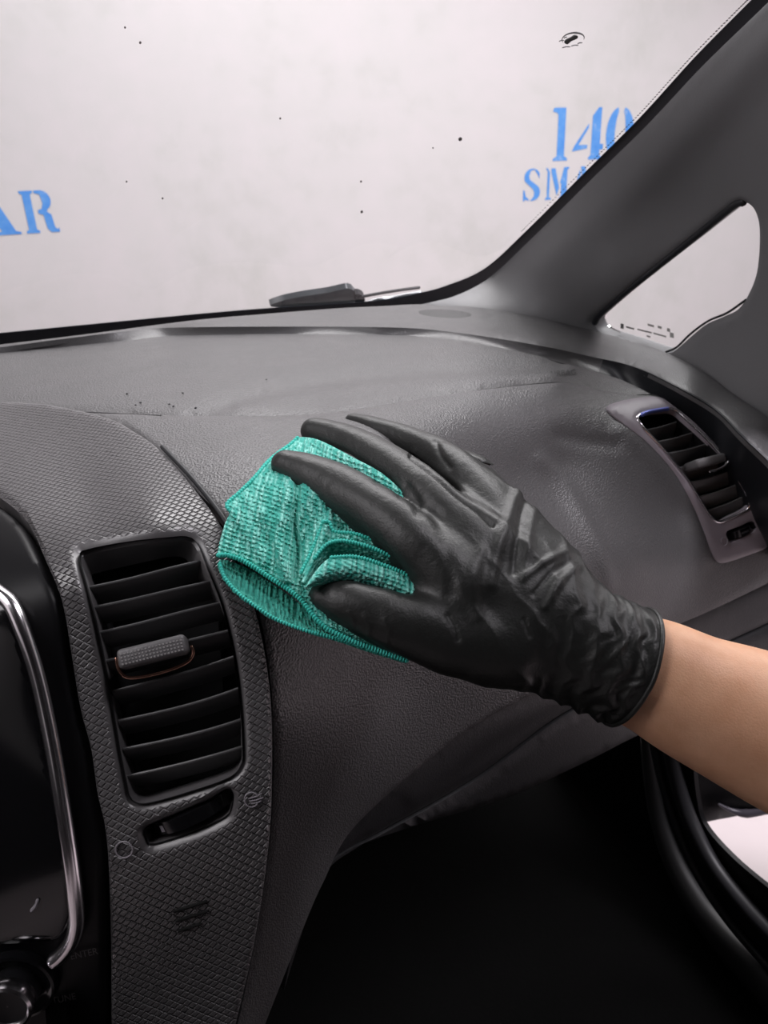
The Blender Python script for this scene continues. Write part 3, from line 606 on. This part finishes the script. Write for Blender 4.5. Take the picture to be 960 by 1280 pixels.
p, n = F_cons.P(cs, .0022); G = tube_grid(p, np.full(len(p), .0041), 14); nn = n.mean(0)
grid_obj('chrome_strip', G, 'chrome', H, closed_u=True, cap=True, angle=50)
kp, kn = F_cons.P([(24, 1228)], .003); kp, kn = kp[0], kn[0]; ku = nz(np.cross(kn, [0, 0, 1])); kv = np.cross(kn, ku)
def lathe(name, c, ax, prof, mt_, parent, seg=48, ang=40):
    a1 = nz(np.cross(ax, [.3, .1, 1])); b1 = np.cross(ax, a1); an = np.linspace(0, 2*pi, seg, endpoint=False)
    return grid_obj(name, np.array([[c+ax*z+(a1*cos(t)+b1*sin(t))*r for t in an] for r, z in prof]), mt_, parent, closed_u=True, cap=True, angle=ang)
kb = lathe('control_knob', kp, kn, [(.0125, -.002), (.0125, .012), (.0115, .0125), (.0095, .0120), (.0002, .0118)], 'black_satin', H)
lathe('knob_ring', kp, kn, [(.0128, .006), (.0136, .010), (.0132, .0132), (.0118, .0142), (.0106, .0132), (.0104, .0118)], 'chrome', kb)
lathe('knob_seat', kp, kn, [(.0205, -.004), (.0200, .0008), (.0185, .0012), (.0165, .0002), (.0150, -.001)], 'black_gloss', H)
text_on('ENTER', F_cons, 104, 1195, 8.5, -12, 'dimprint', H, off=-.0012, label='word ENTER')
text_on('TUNE', F_cons, 79, 1251, 8.5, -12, 'dimprint', H, off=-.0012, label='word TUNE')
text_on('FILE', F_cons, 22, 1274, 8.5, -12, 'dimprint', H, off=-.0012, label='word FILE')
p, _ = F_cons.P(spline([(41, 1136), (46, 1130), (48, 1124)], 2), .001); tube('indicator_mark', p, [.0006, .0012, .0012, .0006][:len(p)] if len(p) == 4 else .001, 'print', H, seg=6)

# ------------------------------------------------------------------ windscreen pillar with quarter window
gd = lambda x, y: float(1/F_glass.it(np.array([[float(x), float(y)]]))[0])
ld = lambda x, y: float(1/F_ledge.it(np.array([[float(x), float(y)]]))[0])
ctl = [(x, y, 't', gd(x, y)*.985) for x, y in [(600, 345), (655, 300), (730, 225), (800, 155), (870, 75), (945, 0), (1010, -70)]]
ctl += [(x, y, 't', ld(x, y)*1.004) for x, y in [(560, 382), (640, 390), (740, 412), (830, 440), (925, 497), (990, 545)]]
ctl += [(760, 350, 't', .86), (860, 270, 't', .77), (940, 260, 'x', .60), (940, 400, 'x', .625), (860, 420, 'x', .635), (1050, 150, 'x', .56), (1050, 400, 'x', .61), (1050, 520, 'x', .63)]
F_pil = Field(ctl, 3e-4)
A = thing('windscreen_pillar', 'grey plastic windscreen pillar trim around the triangular quarter window', 'pillar trim', F_pil.P([(800, 300)])[0][0])
win = [(741,404),(748,396),(770,377),(830,327),(880,286),(915,259),(926,255),(937,262),(944,280),(945,310),(941,345),(930,372),(918,388),(900,397),(880,406),(862,420),(846,434),(836,441),(822,440),(790,430),(760,421),(745,414)]
pil_out = np.vstack([spline([(500, 384), (540, 376), (575, 366), (612, 345), (662, 300), (738, 225), (808, 157), (880, 80), (962, 0), (1030, -70), (1100, -120)], 6),
    spline([(1180, 0), (1060, 300), (1045, 450), (1050, 610), (1000, 568), (960, 535), (925, 511), (876, 474), (830, 451), (790, 436), (740, 422), (660, 404), (600, 394), (540, 390)], 6)])
e7 = bumpline([(690, 330), (760, 260), (830, 190), (900, 120), (980, 40)], 30, .007)
region('pillar_skin', pil_out, F_pil, 'pillar', A, holes=[win], step=8, raw=True, er=.002, ew=5, hr=.004, hw=10, thick=.006, disp=e7)
h = spline(win, 3, True); P0, n0 = F_pil.P(h, -.006); out = nz(np.array([.9, .35, 0.05]))
G = np.array([P0, P0+out*.012, P0+out*.024]); G = np.concatenate([G, G[:, :1]], 1)
grid_obj('window_reveal', G, 'pillar', A)
qp = F_pil.P(h, -.006)[0]+out*.018; qc = qp.mean(0); k = len(qp)
pn = np.linalg.svd(qp-qc)[2][2]; qp = qp-((qp-qc)@pn)[:, None]*pn
mesh_obj('quarter_glass', np.vstack([qp, qp+out*.004]), [tuple(range(k)), tuple(range(k, 2*k))[::-1]]+[(i, (i+1) % k, k+(i+1) % k, k+i) for i in range(k)], 'glass', A, smooth=False)
ga = spline([(742, 405), (748, 396), (770, 377), (830, 327), (880, 286), (915, 258), (924, 255)], 3); p, _ = F_pil.P(ga, -.004); tube('window_gasket', p, .0042, 'rubber', A, seg=8)
gb = spline([(928, 376), (905, 392), (882, 402), (860, 418), (843, 434), (830, 440)], 3); p, _ = F_pil.P(gb, -.004); tube('window_gasket', p, .0013, 'rubber', A, seg=8)
# etched glass marking: small bars
et = mat('etched_mark', (.30, .29, .28), .8)
for (x, y, w, hgt) in [(765, 414, 4, 6), (775, 416, 10, 2), (790, 419, 12, 2), (801, 413, 8, 2.5), (812, 415, 5, 3), (823, 418, 4, 4), (799, 421, 6, 2), (812, 424, 16, 2), (827, 424, 5, 6), (798, 426, 5, 2)]:
    q = np.array([(x-w/2, y-hgt/2+.25*(-w/2)), (x+w/2, y-hgt/2+.25*w/2), (x+w/2, y+hgt/2+.25*w/2), (x-w/2, y+hgt/2-.25*w/2)])
    pp = F_pil.P(q, -.006)[0]+out*.0165; mesh_obj('etched_mark', pp, [(0, 1, 2, 3)], et, A, smooth=False)

# ------------------------------------------------------------------ footwell, door opening, open door
X = .64
FT = thing('footwell', 'black footwell lining under the dashboard with carpet and kick panel', 'footwell', (.3, .7, -.7))
def sheet(name, V4, mt_, parent, th=.01):
    V4 = np.array(V4, float); n = nz(np.cross(V4[1]-V4[0], V4[2]-V4[0])); V = np.vstack([V4, V4-n*th]); k = len(V4)
    return mesh_obj(name, V, [tuple(range(k)), tuple(range(k, 2*k))[::-1]]+[(i, (i+1) % k, k+(i+1) % k, k+i) for i in range(k)], mt_, parent, smooth=False)
M['carpet'] = leather('black_carpet', (.003, .003, .003), .95, 300, .6, .02)
sheet('toe_board', [(-.3, .95, -.30), (.60, .95, -.30), (.60, .86, -.93), (-.3, .86, -.93)], 'carpet', FT)
sheet('floor_carpet', [(-.3, .86, -.92), (.60, .86, -.92), (.60, -.6, -.88), (-.3, -.6, -.88)], 'carpet', FT)
sheet('tunnel_side', [(-.08, .95, -.30), (-.08, .86, -.92), (-.08, -.6, -.88), (-.08, .2, -.46), (-.08, .34, -.40)], 'carpet', FT)
def sd(q, x): # points on a vertical side plane
    return Plane((x, 0, 0), (1, 0, 0)).P(q)[0]
F_kick = Plane((.60, 0, 0), (1, 0, 0))
kick = np.vstack([spline([(815, 915), (822, 955), (834, 1000), (850, 1045), (872, 1095), (905, 1150), (950, 1210), (1010, 1280)], 8), [(1010, 1420), (700, 1420), (560, 1100), (600, 960)]])
region('kick_panel', kick, F_kick, 'carpet', FT, step=16, raw=True, off=-.01, thick=.01)
DS = thing('door_opening_trim', 'black rubber door seal and sill trim curving down the passenger door opening', 'door seal', F_kick.P([(860, 1060)])[0][0])
c1 = [(816, 840), (820, 915), (828, 958), (841, 1003), (857, 1048), (880, 1096), (915, 1148), (965, 1205), (1040, 1280)]
p, _ = F_kick.P(spline(c1, 5), .006); tube('sealing_lip', p, np.full(len(p), .0055), 'rubber', DS, seg=12)
c2 = [(838, 840), (841, 915), (847, 955), (858, 996), (872, 1033), (896, 1078), (930, 1122), (975, 1170), (1050, 1240)]
p, _ = F_kick.P(spline(c2, 5), .006); tube('seal_bulb', p, np.full(len(p), .0095), mat('seal_grey', (.022, .022, .025), .45), DS, seg=12)
G1 = F_kick.P((spline(c1, n=50)+spline(c2, n=50))/2, -.004)[0]; G2 = F_kick.P(spline([(858, 830), (860, 915), (863, 955), (868, 1000), (878, 1034), (915, 1076), (965, 1118), (1010, 1155), (1080, 1210)], n=50), -.004)[0]
grid_obj('seal_carrier', np.array([F_kick.P(spline(c1, n=50), .002)[0]*(1-q)+F_kick.P(spline(c2, n=50), .002)[0]*q for q in np.linspace(0, 1, 4)]), 'rubber', DS, thick=.004)
grid_obj('sill_plate', np.array([G1*(1-s)+G2*s for s in np.linspace(0, 1, 4)]), 'black_satin', DS, thick=.006)
p, _ = F_kick.P(spline([(806, 900), (812, 960), (826, 1030), (855, 1100), (900, 1165), (960, 1228), (1040, 1305)], 5), .0); tube('sill_trim', p, np.linspace(.006, .030, len(p)), mat('sill_plastic', (.014, .014, .015), .55), DS, seg=14)
# open passenger door swung out, seen through the door opening
DR = thing('open_passenger_door', 'lower edge of the opened passenger door, black with a pale reflection streak put in as grey', 'car door', (.95, .75, -.6))
F_door = Plane((.84, .62, -.5), (.62, .80, -.06))
region('door_inner_panel', [(838, 880), (900, 870), (1100, 860), (1300, 880), (1300, 985), (1100, 1005), (990, 1016), (945, 1022), (900, 1030), (872, 1034), (862, 1020), (850, 970)], F_door, 'black_satin', DR, step=10, thick=.05, er=.01, ew=9, disp=bumpline([(890, 1005), (915, 1000), (950, 1004), (1000, 1010)], 7, .008))
p, _ = F_door.P(spline([(898, 1001), (912, 1008), (928, 1012), (950, 1010), (985, 1004)], 4), .008); tube('reflection_streak', p, np.interp(np.linspace(0, 1, len(p)), [0, .4, 1], [.002, .007, .003]), mat('streak_grey', (.10, .09, .11), .3), DR, seg=10)  # reflection on the door panel, put in as a grey tube

# ------------------------------------------------------------------ shell of the cabin behind the camera
RF = thing('car_roof', 'dark cabin roof and rear shell above and behind the lens', 'car roof', (0, -.4, .45))
sheet('headlining', [(-1.05, .22, .30), (.60, .22, .30), (.60, -1.6, .36), (-1.05, -1.6, .36)], 'dark', RF, .03)
sheet('rear_shell', [(-1.05, -1.6, .36), (.60, -1.6, .36), (.62, -1.6, -.85), (-1.05, -1.6, -.85)], 'dark', RF, .03)
sheet('driver_side_shell', [(-1.05, 1.0, -.16), (-1.05, .2, -.13), (-1.05, -1.6, -.13), (-1.05, -1.6, -.85), (-1.05, 1.0, -.85)], 'dark', RF, .03)

# ------------------------------------------------------------------ microfibre cloth
F_cl = RField([(370, 620, 't', .435), (425, 570, 't', .457), (470, 600, 't', .442), (390, 640, 't', .432), (272, 690, 't', .404), (283, 632, 't', .428), (335, 575, 't', .472), (372, 548, 't', .497), (300, 740, 't', .392), (350, 775, 't', .390), (420, 795, 't', .392), (505, 825, 't', .400), (420, 600, 't', .448), (480, 640, 't', .434), (540, 740, 't', .425), (400, 680, 't', .424), (340, 660, 't', .426), (450, 720, 't', .420)])
CL = thing('microfibre_cloth', 'teal microfibre cloth folded between the gloved hand and the dashboard', 'cloth', F_cl.P([(390, 690)])[0][0])
uvw = lambda V: np.c_[V@R, V@nz(U*.7-W*.7)]
f1 = bumpline([(368, 722), (372, 690), (368, 650), (372, 610), (366, 580)], 4.5, -.0062)       # valley
f1b = bumpline([(354, 722), (352, 690), (350, 650)], 8, .0042)
f1c = bumpline([(385, 700), (398, 665), (408, 650)], 6, .0050)
f2 = bumpline([(330, 640), (345, 680), (362, 722)], 7, .0040)
f3 = bumpline([(292, 640), (312, 665), (330, 700)], 9, .0030)
f4 = bumpline([(310, 600), (330, 640), (340, 680)], 7, -.0012)
def loops(q): # terry loops
    a = q@np.array([.92, .38]); b = q@np.array([-.38, .92])
    return .0008*np.sin(b*2*pi/5.4+1.3*np.sin(a*.07)+.5*np.sin(a*.9+b*.3))*(.6+.4*np.sin(a*2*pi/5.1+2*np.sin(b*.8)))+.0003*np.sin(a*1.7+b*.5)*np.sin(b*1.3)
main_o = [(372,547),(362,556),(348,566),(335,577),(318,597),(300,615),(284,630),(288,639),(281,655),(274,680),(273,694),(284,694),(300,699),(318,709),(336,721),(352,731),(366,741),(378,752),(392,770),(408,783),(440,795),(500,815),(545,800),(560,740),(545,690),(530,650),(510,622),(478,592),(440,571),(412,556),(392,548)]
region('cloth_body', main_o, F_cl, 'cloth', CL, step=1.7, off=.001, er=.0022, ew=5, thick=.002, disp=lambda q: f1(q)+f1b(q)+f1c(q)+f2(q)+f3(q)+f4(q)+loops(q)*1.3, uvfn=uvw)
# turned under flap, its shade put into a darker teal
up = spline([(274, 700), (286, 704), (312, 717), (340, 736), (362, 752), (378, 766), (396, 784), (420, 796), (455, 808), (500, 823)], n=120)+np.array([1, -7])*np.sin(np.linspace(0, pi, 120))[:, None]**.5
lo_ = spline([(275, 704), (281, 722), (297, 741), (321, 759), (347, 775), (379, 787), (405, 794), (430, 801), (465, 813), (508, 826)], n=120)
rows = []; qq = []
for s in np.linspace(0, 1, 40):
    q = up*(1-s)+lo_*s; rows.append(F_cl.P(q, -.010+.007*s**1.5+loops(q)*.8)[0]); qq.append(q)
G = np.array(rows); grid_obj('underside_flap', G, cloth('teal_microfibre_shaded', (.05, .38, .30), (.12, .66, .53)), CL, uv=uvw(G.reshape(-1, 3)), thick=.0015, angle=0)
# gathered folds held between thumb and index
def fold(name, A_, B_, ha, hb, bulge, n=110, m=34):
    a, b = spline(A_, n=n), spline(B_, n=n); rows = []
    for s in np.linspace(0, 1, m):
        q = a*(1-s)+b*s; rows.append(F_cl.P(q, ha*(1-s)+hb*s+bulge*sin(pi*s)+loops(q)*.8)[0])
    G = np.array(rows); return grid_obj(name, G, 'cloth', CL, uv=uvw(G.reshape(-1, 3)), thick=.0015, angle=0)
fold('gathered_fold', [(409, 655), (418, 664), (444, 667), (476, 679), (505, 697), (522, 712)], [(384, 724), (405, 690), (420, 684), (450, 686), (480, 696), (520, 716)], .010, .004, .002)
fold('gathered_fold', [(380, 728), (393, 700), (408, 682), (425, 677), (450, 681), (480, 692), (520, 714), (532, 735)], [(384, 732), (400, 710), (416, 696), (440, 695), (470, 702), (505, 718), (526, 736), (533, 746)], .015, .005, .001)
fold('gathered_fold', [(382, 732), (396, 712), (414, 697), (444, 697), (476, 706), (510, 720), (528, 735), (536, 752)], [(384, 736), (396, 732), (420, 730), (448, 732), (476, 740), (500, 752), (522, 762), (534, 766)], .017, .010, .006)
fold('gathered_fold', [(404, 652), (398, 668), (390, 690), (378, 716)], [(414, 664), (408, 680), (399, 700), (384, 728)], .007, .009, .004, n=60)
# overlocked hems: rope-like bumps
def hem(path, off, r=.0011, pitch=2.4, fl=F_cl):
    q = spline(path, .6); p, _ = fl.P(q, off); s = np.r_[0, np.cumsum(np.linalg.norm(np.diff(q, axis=0), axis=1))]
    o = tube('stitched_hem', p, r*.8*(1+.26*np.sin(2*pi*s/pitch*.8)), 'hem', CL, seg=8); return o
hem([(273,694),(284,694),(300,699),(318,709),(336,721),(352,731),(366,741),(378,752),(392,770),(408,785),(425,794),(444,803),(475,814),(508,825)], .0015, .0016, 3.0)
hem([(275,704),(281,722),(297,741),(321,759),(347,775),(379,787),(405,794),(430,801),(470,814)], -.0035, .0012, 3.0)
hem([(372,547),(362,556),(348,566),(335,577),(318,597),(300,615),(284,630),(289,640)], .000, .0014, 3.0)
hem([(404,652),(412,653),(418,664),(444,667),(476,679),(505,697),(522,712)], .0100, .0012, 3)
hem([(393,698),(408,681),(425,676),(450,680),(480,691),(520,713),(526,722)], .0155, .0013, 3)
hem([(414,697),(444,696),(476,705),(510,719),(528,733)], .0175, .0013, 3)
hem([(404,652),(398,668),(388,692),(376,716)], .0075, .0012, 3)

# ------------------------------------------------------------------ person: forearm and gloved hand
PN = thing('person', 'bare forearm reaching in from the right, hand in a black disposable glove pressing a cloth', 'person', pt(900, 880, .42))
arm_c = [(735, 812, .421, 52), (775, 829, .421, 64), (798, 838, .421, 70), (825, 849, .420, 74), (870, 872, .418, 80), (920, 893, .415, 88), (980, 918, .410, 97), (1060, 950, .40, 106), (1160, 985, .39, 112), (1260, 1010, .38, 108), (1330, 1035, .375, 112)]
def chain(c, n=40, sq=1.0, seg=36):
    c = np.array(c, float); P = np.array([pt(*a[:3]) for a in c]); r = c[:, 3]*c[:, 2]/FPX
    k = spline(np.c_[P, r], n=n); return tube_grid(k[:, :3], k[:, 3], seg, sq=sq, sqdir=W if sq != 1 else None)
arm_c = arm_c[:-1]
G = chain(arm_c, 90, .86, 64)
av = G.reshape(-1, 3)
grid_obj('forearm', G, 'skin', PN, closed_u=True, cap=True, angle=0)
# unseen sleeve, shoulder and shirted torso, passenger side, added to block door light
e_ = pt(1260, 1010, .38); sh = np.array([.56, -.38, .02])
up_ = spline(np.c_[np.array([e_+(0, -.02, 0), e_+(sh-e_)*.5+(0.03, 0, -.02), sh]), [.045, .062, .075]], n=24)
grid_obj('sleeve', tube_grid(up_[:, :3], up_[:, 3], 24), 'shirt', PN, closed_u=True, cap=True, angle=0)
tor = spline(np.array([(.52, -.42, -.62, .15), (.52, -.44, -.45, .145), (.51, -.46, -.25, .155), (.50, -.46, -.05, .16), (.50, -.44, .06, .12), (.50, -.42, .10, .06)]), n=30)
grid_obj('shirt', tube_grid(tor[:, :3], tor[:, 3], 32), 'shirt', PN, closed_u=True, cap=True, angle=0)
# glove: one continuous surface from overlapping tapered volumes, re-meshed
CH = [
 ([(358,581,.464,20),(384,593,.459,27),(430,617,.446,34),(478,648,.431,37),(520,682,.420,40),(580,735,.412,48)], 1),
 ([(393,539,.510,18),(427,551,.499,23),(465,571,.482,27),(505,598,.462,31),(545,635,.442,36),(610,700,.424,46)], 1),
 ([(441,527,.544,11),(470,536,.530,15),(512,552,.512,19),(550,569,.491,22),(585,600,.468,28),(640,675,.438,40)], 1),
 ([(500,557,.552,8),(540,572,.532,11),(575,584,.508,14),(606,604,.474,22),(640,648,.452,30),(690,716,.432,44)], 1),
 ([(408,748,.406,24),(432,755,.403,31),(470,769,.401,36),(520,786,.400,42),(570,801,.402,49),(640,806,.408,60)], .85),
 ([(560,700,.420,40),(590,755,.414,62),(650,778,.412,76),(700,797,.414,80),(740,812,.418,77)], .62),
 ([(640,770,.424,50),(700,797,.420,72),(740,813,.4195,76),(774,828,.4205,76),(802,839,.421,77)], .92),
 ([(545,655,.430,30),(600,690,.425,48),(650,730,.420,62),(700,775,.418,72)], .6),
 ([(600,625,.452,30),(640,680,.436,45),(690,740,.426,58)], .6),
 ([(530,720,.414,26),(560,760,.408,40),(600,790,.408,55)], .8)]
V = []; Fs = []
for c, sq in CH:
    G = chain(c, 40, sq, 32); k = len(V); r_, c_ = G.shape[:2]; V += G.reshape(-1, 3).tolist()
    Fs += [(k+i*c_+j, k+i*c_+(j+1) % c_, k+(i+1)*c_+(j+1) % c_, k+(i+1)*c_+j) for i in range(r_-1) for j in range(c_)]
    Fs += [tuple(k+j for j in range(c_))[::-1], tuple(k+(r_-1)*c_+j for j in range(c_))]
me = bpy.data.meshes.new('g'); me.from_pydata(V, [], Fs); ob = bpy.data.objects.new('g', me); COL.objects.link(ob)
md = ob.modifiers.new('r', 'REMESH'); md.mode = 'VOXEL'; md.voxel_size = .0011; md.use_smooth_shade = True
ms = ob.modifiers.new('s', 'SMOOTH'); ms.factor = .5; ms.iterations = 34
dg = bpy.context.evaluated_depsgraph_get(); ev = ob.evaluated_get(dg); m2 = bpy.data.meshes.new_from_object(ev)
axis0, axis1 = pt(560, 740, .41), pt(775, 828, .42); ax = nz(axis1-axis0); L_ = np.linalg.norm(axis1-axis0); cap_s = L_*1.05
bm = bmesh.new(); bm.from_mesh(m2)
bmesh.ops.bisect_plane(bm, geom=bm.verts[:]+bm.edges[:]+bm.faces[:], plane_co=Vector(axis0+ax*cap_s), plane_no=Vector(ax), clear_outer=True, dist=1e-6)
bm.to_mesh(m2); bm.free(); m2.update()
nv = len(m2.vertices); c_ = np.empty(nv*3); m2.vertices.foreach_get('co', c_); c_ = c_.reshape(-1, 3); uu = ((c_-axis0)@ax)/L_
st = lambda x, a, b: np.clip((x-a)/(b-a), 0, 1)**2*(3-2*np.clip((x-a)/(b-a), 0, 1))
wt = st(uu, -.32, -.02)*(1-st(uu, .75, .95))
ob2 = bpy.data.objects.new('g2', m2); COL.objects.link(ob2); vg_ = ob2.vertex_groups.new(name='w')
for lv in range(1, 11):
    idx = np.where(np.round(wt*10).astype(int) == lv)[0]
    if len(idx): vg_.add(idx.tolist(), lv/10, 'REPLACE')
ms = ob2.modifiers.new('s', 'SMOOTH'); ms.factor = .5; ms.iterations = 260; ms.vertex_group = 'w'
dg = bpy.context.evaluated_depsgraph_get(); m3 = bpy.data.meshes.new_from_object(ob2.evaluated_get(dg)); bpy.data.objects.remove(ob2); m2 = m3
nv = len(m2.vertices); co_ = np.empty(nv*3); m2.vertices.foreach_get('co', co_); co_ = co_.reshape(-1, 3)
no_ = np.empty(nv*3); m2.vertices.foreach_get('normal', no_); no_ = no_.reshape(-1, 3)
polys = [tuple(p.vertices) for p in m2.polygons]
bpy.data.objects.remove(ob); bpy.data.meshes.remove(me)
# wrinkles as real relief on the glove's surface
s_ = (co_-axis0)@ax                                    # along the hand, wrist end is large
e1_ = nz(np.cross(ax, W)); e2_ = np.cross(ax, e1_); a_ = (co_-axis0)@e1_; b_ = (co_-axis0)@e2_
def vnoise(x, y, seed):
    r = np.random.default_rng(seed); T_ = r.random((64, 64)); xi = np.floor(x).astype(int); yi = np.floor(y).astype(int); fx = x-xi; fy = y-yi
    fx = fx*fx*(3-2*fx); fy = fy*fy*(3-2*fy); g = lambda i, j: T_[i % 64, j % 64]
    return (g(xi, yi)*(1-fx)+g(xi+1, yi)*fx)*(1-fy)+(g(xi, yi+1)*(1-fx)+g(xi+1, yi+1)*fx)*fy
sm = lambda x, a, b: np.clip((x-a)/(b-a), 0, 1)**2*(3-2*np.clip((x-a)/(b-a), 0, 1))
u_ = s_/L_
wob = .006*vnoise(a_*60, b_*60, 1)+.004*vnoise(a_*140, s_*60, 2)
ridge = lambda x: 1-np.abs(2*(x-np.floor(x))-1)
r1 = ridge((s_+wob*1.8+a_*.35)/.0115)**1.6; r2 = ridge((s_-a_*.25+wob*2.2)/.0065)**1.5
edge = 1-sm(u_, .985, 1.04)
amp = sm(u_, .28, .85)*edge
dsp = amp*(.0030*r1*(.25+.75*vnoise(a_*55+3, s_*70, 3))+.0010*sm(u_, .55, .9)*r2*(.2+.8*vnoise(a_*90, s_*110+5, 4)))-.0009*amp
dd = s_*.5+a_*.86; d3 = ridge((dd+wob*1.0)/.021)**2
mid = sm(u_, -.15, .2)*(1-sm(u_, .45, .8))
dsp += mid*.0012*(d3-.4)*vnoise(s_*40, a_*40+9, 5)*1.6
dsp += edge*.0005*(vnoise(s_*90, a_*90, 6)+vnoise(b_*90, a_*70, 8)-1)
qx = 480+FPX*(co_@R)/(co_@W); qy = 640-FPX*(co_@U)/(co_@W); Q = np.c_[qx, qy]
front = (no_*co_).sum(1) < .1*np.linalg.norm(co_, axis=1)
def crease(line, sig, h, st=0):
    global dsp
    L = spline(line, 5); k = (Q[:, 0] > L[:, 0].min()-30) & (Q[:, 0] < L[:, 0].max()+30) & (Q[:, 1] > L[:, 1].min()-30) & (Q[:, 1] < L[:, 1].max()+30) & front
    d = dist(Q[k], L); dsp[k] += h*np.exp(-(d/sig)**2)
crease([(514, 570), (540, 590), (575, 620), (600, 640), (616, 656)], 2.6, -.0034); crease([(520, 566), (550, 588), (585, 616), (620, 650)], 5, .0010)
crease([(508, 606), (518, 622), (523, 640)], 7, -.0011)
crease([(545, 552), (551, 570), (562, 584)], 4, -.0012)
crease([(648, 612), (636, 645), (622, 690), (615, 730)], 7, .0014); crease([(657, 625), (648, 665), (642, 715)], 5, -.0014)
crease([(668, 640), (661, 680), (656, 715)], 5, .0009); crease([(705, 690), (680, 703), (655, 722)], 5, .0014); crease([(722, 708), (700, 728), (682, 758)], 5, .0012)
crease([(712, 702), (690, 716), (668, 742)], 4, -.0010)
crease([(600, 690), (592, 730), (596, 770)], 8, .0009); crease([(560, 770), (568, 782), (572, 800)], 4, -.0010); crease([(655, 775), (664, 795)], 2.6, -.0008)
crease([(545, 640), (560, 690), (565, 740)], 9, -.0008); crease([(470, 600), (490, 606), (500, 620)], 3, -.0006)
crease([(435, 765), (441, 775), (440, 785)], 3, .0004); crease([(455, 770), (462, 782), (460, 795)], 3, .0004); crease([(480, 775), (486, 790), (484, 802)], 3, .0004)
cu = np.abs(u_-1.0)
dsp += .0006*np.exp(-((u_-1.02)/.02)**2)*edge-.0007*np.exp(-((u_-.955)/.02)**2)
co_ = co_+no_*dsp[:, None]
# open mouth: drop the closing cap and keep the shell
keep = polys
used = np.unique([i for p in keep for i in p]); mpv = -np.ones(nv, int); mpv[used] = range(len(used))
gv = mesh_obj('glove', co_[used], [tuple(mpv[i] for i in p) for p in keep], 'glove', PN, angle=0)
gv['label'] = 'black wrinkled disposable glove with gathered cuff'
# rolled bead round the cuff mouth
ang = np.linspace(0, 2*pi, 90); cen = axis0+ax*cap_s
near = (np.abs(s_-cap_s) < .0008); rel = co_[near]-cen; th_ = np.arctan2(rel@e2_, rel@e1_); rr = np.hypot(rel@e1_, rel@e2_)
bead = []
for t in ang:
    dlt = np.abs(np.angle(np.exp(1j*(th_-t)))); r0 = rr[dlt < .12].mean() if (dlt < .12).any() else rr.mean()
    bead.append(cen+(e1_*cos(t)+e2_*sin(t))*(r0+.0001*sin(9*t))+ax*.0002*sin(5*t))
tube('cuff_bead', np.array(bead), .0014, 'glove', gv, seg=8, round_ends=False)
# loose nitrile flap behind the knuckle
fl_ = np.array([[pt(574, 560, .492), pt(590, 565, .490), pt(605, 571, .488), pt(617, 580, .486)], [pt(578, 568, .484), pt(592, 574, .482), pt(604, 579, .481), pt(612, 582, .484)]])
A_, B_ = spline(fl_[0], n=16), spline(fl_[1], n=16)
grid_obj('loose_fold', np.array([A_*(1-s)+B_*s+W*(-.002*sin(pi*s)) for s in np.linspace(0, 1, 6)]), 'glove', gv, thick=.0008)
